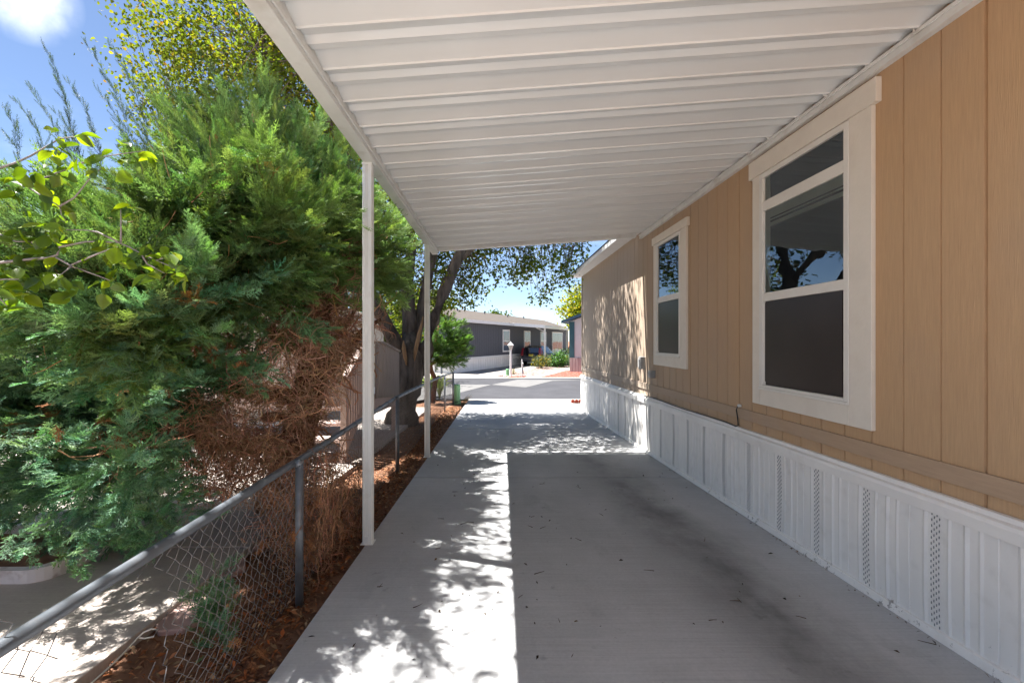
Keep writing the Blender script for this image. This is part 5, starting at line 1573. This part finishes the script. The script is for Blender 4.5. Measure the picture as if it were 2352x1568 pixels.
# ------------------------------------------------------------------ lamp post, pedestals, bench, bushes
lx, ly = G2(1187, 1076); lp = thing("lamp_post", "short white garden lamp post with lantern head at the street edge", "lamp post", (lx, ly, -.51))
b = MB(); b.lathe((lx, ly, -.51), [(.085, 0), (.08, .05), (.055, .09), (.052, 1.45), (.07, 1.47), (.07, 1.50)], 12); b.build("pole", M['white'], lp, smooth=False)
b = MB(); b.lathe((lx, ly, .992), [(.06, 0), (.10, .06), (.135, .22), (.13, .24)], 6); b.build("lantern", M['lantern'], lp)
b = MB()
for k in range(6):
    a = k * math.pi / 3; b.bar((lx + .06 * math.cos(a), ly + .06 * math.sin(a), .995), (lx + .14 * math.cos(a), ly + .14 * math.sin(a), 1.22), .016, .016, (0.3, 1, .2))
b.lathe((lx, ly, 1.235), [(.175, 0), (.17, .02), (.10, .09), (.035, .15), (.025, .17), (.03, .19), (.0, .22)], 12)
b.build("lantern_frame", M['white'], lp)

gx, gy = P(1051, 921, 15.0).x, 14.7
pb = thing("utility_pedestal", "pale green cylindrical utility pedestal at the end of the driveway", "utility box", (gx, gy, -.5))
b = MB(); b.lathe((gx, gy, -.56), [(.135, 0), (.135, .12), (.128, .125)], 20); b.build("base", M['green_box'], pb)
b = MB(); b.lathe((gx, gy, -.43), [(.112, 0), (.112, .48), (.10, .51), (.06, .525)], 20); b.build("cover", M['green_box'], pb, smooth=False)
b = MB(); b.box(gx - .05, gx + .05, gy - .142, gy - .1, -.47, -.455); b.build("latch", M['dark'], pb)
hx, hy = G2(1140, 1068)
b = MB(); b.lathe((hx, hy, -.52), [(.12, 0), (.12, .04), (.10, .05), (.10, .36), (.09, .38), (.05, .39)], 14)
tag(b.build("utility_pedestal", M['green_box'], None, (hx, hy, -.52)), "small olive green utility pedestal at the foot of the white lamp post", "utility box")

# wrought iron garden bench, seen partly from its end
bx_, by_ = G2(1305, 1040); bc = Vector((bx_, by_, -.51))
bench = thing("garden_bench", "small dark wrought iron garden bench on the pink gravel by the lamp post", "bench", tuple(bc))
def BP(u, v, h): return bc + Vector((u, v, h))
b = MB()
for k in range(5): b.box(bx_ - .28, bx_ + .24, by_ - .2 + k * .085, by_ - .14 + k * .085, -.51 + .40, -.51 + .425)
b.build("seat", M['dark'], bench)
b = MB(); b.tube([BP(-.28, .24, .42), BP(-.28, .3, .9), BP(-.02, .31, .98), BP(.24, .3, .9), BP(.24, .24, .42)], .018, 6)
for k in range(6):
    u = -.2 + k * .075; b.tube([BP(u, .25, .44), BP(u + .03, .28, .6), BP(u - .03, .29, .75), BP(u, .3, .92)], .011, 5)
b.build("backrest", M['dark'], bench)
for u in (-.28, .24):
    for v in (-.2, .22):
        b = MB(); b.tube([BP(u, v, .41), BP(u * 1.05, v * 1.05, .2), BP(u * 1.12, v * 1.15, .0)], .02, 6); b.build("leg", M['dark'], bench)
    b = MB(); b.tube([BP(u, .26, .66), BP(u, 0, .68), BP(u, -.2, .62), BP(u, -.2, .41)], .016, 6); b.build("armrest", M['white'] if u > 0 else M['dark'], bench)
mx_, my_ = G2(1353, 1085)
b = MB(); b.lathe((mx_, my_, -.52), [(.03, 0), (.03, .95), (.02, .98)], 8)
tag(b.build("marker_post", M['white'], None, (mx_, my_, -.52)), "thin white marker post in the gravel right of the bench", "post")
px_, py2 = P(1014, 859, 27.4).x, 27.4
b = MB(); b.lathe((px_, py2, -.52), [(.06, 0), (.055, 1.1), (.04, 1.12)], 8)
tag(b.build("bollard", M['grey_metal'], None, (px_, py2, -.52)), "slim grey post left of the grey house corner", "post")

ux, uy = G2(1635, 962)
bush("flowering_bush", "round olive bush dotted with yellow flowers in the pink gravel", "bush", (ux, uy, -.05), (.72, .6, .48), 90, 26, .06, [(.07, .09, .02), (.10, .12, .02), (.05, .07, .02), (.55, .38, .02)], (4, 3, 3, 1))
ux, uy = G2(1830, 935)
bush("low_bush", "low grey-green bush behind the small wire fence", "bush", (ux, uy, -.2), (.75, .5, .34), 60, 26, .05, [(.08, .09, .045), (.12, .12, .06), (.06, .075, .03)], (1, 1, 1))
ux, uy = (4.35, 34.8)
bush("leafy_shrub", "bright green leafy shrub around the awning post of the grey house", "bush", (ux + .35, uy - .3, .0), (.7, .5, .62), 80, 24, .10, [(.06, .16, .03), (.09, .22, .04), (.05, .11, .03)], (2, 2, 2))
bush("leafy_shrub", "wider green shrub in front of the orange stair railing", "bush", (6.1, 38.0, .0), (1.2, .6, .62), 90, 24, .11, [(.05, .13, .025), (.08, .18, .03), (.04, .09, .025)], (2, 2, 2))
ux, uy = G2(1225, 1050)
bush("dry_grass_tuft", "small straw-coloured grass tuft beside the lamp post", "plant", (ux, uy, -.38), (.16, .16, .16), 26, 10, .04, [(.30, .24, .10), (.18, .16, .06)], (1, 1), stem=False)
pa = []
for i in range(46):
    a = rng.uniform(-.6, 2.2); L = rng.uniform(.10, .34); x, y = -1.06 + rng.normal() * .05, 14.75 + rng.normal() * .1
    pa.append([[x, y, -.56], [x + .3 * L * math.cos(a), y + .2 * L * math.sin(a), -.56 + L * .6], [x + .9 * L * math.cos(a), y + .5 * L * math.sin(a), -.56 + L]])
V, F = tubes(np.array(pa), np.tile(np.array([.005, .004, .001]), (len(pa), 1)), 3)
me = raw_mesh("dry_weed", V, F, np.repeat(np.clip(np.array([.40, .30, .14]) * rng.uniform(.6, 1.2, size=(len(pa), 1)), 0, 1), 9, axis=0))
tag(finish(me, "dry_weed", M['twig'], None, (-1.06, 14.75, -.56)), "tuft of dry straw weeds by the green pedestal at the drive's end", "plant")

# small wire fence and gate with an orange sign
fa, fb, fc = Vector((*G2(1690, 905), -.5)), Vector((*G2(1905, 940), -.5)), Vector((*G2(2050, 915), -.5))
sf = thing("yard_fence", "low grey wire yard fence and gate between the bush and the teal house", "fence", tuple(fb))
for p in (fa, fb, fb + Vector((.12, .05, 0)), fc):
    b = MB(); b.tube([p, p + Vector((0, 0, .92))], .03, 8); b.build("fence_post", M['grey_metal'], sf)
for p, q in ((fa, fb), (fb + Vector((.12, .05, 0)), fc)):
    for hh, r_ in ((.9, .025), (.06, .018)):
        b = MB(); b.tube([p + Vector((0, 0, hh)), q + Vector((0, 0, hh))], r_, 6); b.build("rail", M['grey_metal'], sf)
b = MB()
for p, q in ((fa, fb), (fb + Vector((.12, .05, 0)), fc)):
    n = int((q - p).length / .12)
    for k in range(n):
        u0, u1 = p.lerp(q, k / n), p.lerp(q, min(1, (k + 4) / n)); b.tube([u0 + Vector((0, 0, .07)), u1 + Vector((0, 0, .88))], .006, 3); b.tube([u1 + Vector((0, 0, .07)), u0 + Vector((0, 0, .88))], .006, 3)
b.build("wire_mesh", M['wire'], sf)
sg = fb.lerp(fc, .55) + Vector((0, -.06, .62))
b = MB(); b.box(sg.x - .16, sg.x + .16, sg.y - .006, sg.y + .006, sg.z - .19, sg.z + .16); b.box(sg.x - .10, sg.x + .10, sg.y - .009, sg.y - .0065, sg.z - .02, sg.z + .10)
tag(b.build("gate_sign", M['orange'], None, tuple(sg)), "orange sign hanging on the wire gate beside the teal house", "sign")

# house with teal corner on the right
T0 = Vector((4.72, 29.3, -.52))
th = thing("teal_trimmed_house", "pale grey house with teal corner post and blue roof edge across the street", "house", tuple(T0))
def TH(a, p, h): return T0 + Nn * a + D * p + Vector((0, 0, h + .52))     # a along its street front, p deep
b = MB()
b.hexa([TH(.05, .05, .42), TH(6, .05, .42), TH(6, 9, .42), TH(.05, 9, .42), TH(.05, .05, 2.75), TH(6, .05, 2.75), TH(6, 9, 2.75), TH(.05, 9, 2.75)])
b.prism([TH(.05, .05, 2.75), TH(6, .05, 2.75), TH(3, .05, 3.75)], D * 8.9)
b.build("wall", M['pale_wall'], th)
b = MB()
k = 0.0
while k < 6:
    b.face([TH(k, -.02, -.55), TH(k + .16, -.02, -.55), TH(k + .16, -.02, .40), TH(k, -.02, .40)]); b.face([TH(k + .16, -.02, -.55), TH(k + .2, .0, -.55), TH(k + .2, .0, .40), TH(k + .16, -.02, .40)]); k += .2
b.face([TH(0, -.02, -.55), TH(0, 9, -.55), TH(0, 9, .40), TH(0, -.02, .40)]); b.face([TH(0, -.02, .40), TH(6, -.02, .40), TH(6, .06, .42), TH(0, .06, .42)])
b.build("skirting", M['skirt_far'], th)
b = MB(); b.hexa([TH(-.02, -.02, .42), TH(.30, -.02, .42), TH(.30, .08, .42), TH(-.02, .08, .42), TH(-.02, -.02, 2.7), TH(.30, -.02, 2.7), TH(.30, .08, 2.7), TH(-.02, .08, 2.7)])
b.build("corner_post", M['teal'], th)
b = MB()
for a0, h0, a1, h1 in ((-.45, 2.62, 3, 3.82), (3, 3.82, 6.45, 2.62)):
    b.hexa([TH(a0, -.4, h0), TH(a1, -.4, h1), TH(a1, 9.2, h1), TH(a0, 9.2, h0), TH(a0, -.4, h0 + .14), TH(a1, -.4, h1 + .14), TH(a1, 9.2, h1 + .14), TH(a0, 9.2, h0 + .14)])
b.build("roof", mat("blue_roof_edge", (.03, .075, .13), .6, .08, 4), th)

# scalloped terracotta edging at the corner of the tan house
for k, (x, lab) in enumerate(((2.46, "leftmost scalloped terracotta edging brick by the tan house corner"), (2.58, "middle scalloped terracotta edging brick by the tan house corner"), (2.70, "right scalloped terracotta edging brick, partly behind the tan house corner"))):
    y = 14.6; z = gz(0, y) - .02
    ol = [(x - .055, y, z), (x + .055, y, z)] + [(x + .055 * math.cos(a), y, z + .085 + .05 * math.sin(a)) for a in np.linspace(0, math.pi, 8)]
    b = MB(); b.prism(ol, (0, .05, 0))
    tag(b.build("edging_brick", M['terracotta'], None, (x, y, z), bevel=.006), lab, "edging brick", "scalloped edging bricks")

# stones near the far kerb
for k, (zx, zy, s, lab) in enumerate(((1040, 1075, .13, "larger pale rock on the far kerb left of the lamp post"), (1105, 1085, .10, "smaller pale rock beside the olive green pedestal"), (1820, 935, .14, "rounded rock at the back edge of the pink gravel bed"))):
    x, y = G2(zx, zy); b = MB()
    b.lathe((x, y, -.52), [(s * .9, 0), (s * 1.15, s * .3), (s * .9, s * .7), (s * .35, s * .95)], 9)
    for i, v in enumerate(b.v): b.v[i] = (v[0] + .25 * s * math.sin(v[1] * 60 + i), v[1] + .2 * s * math.sin(i * 2.3), v[2])
    tag(b.build("rock", M['stone'], None, (x, y, -.52), True), lab, "rock", "rocks in the front yard")
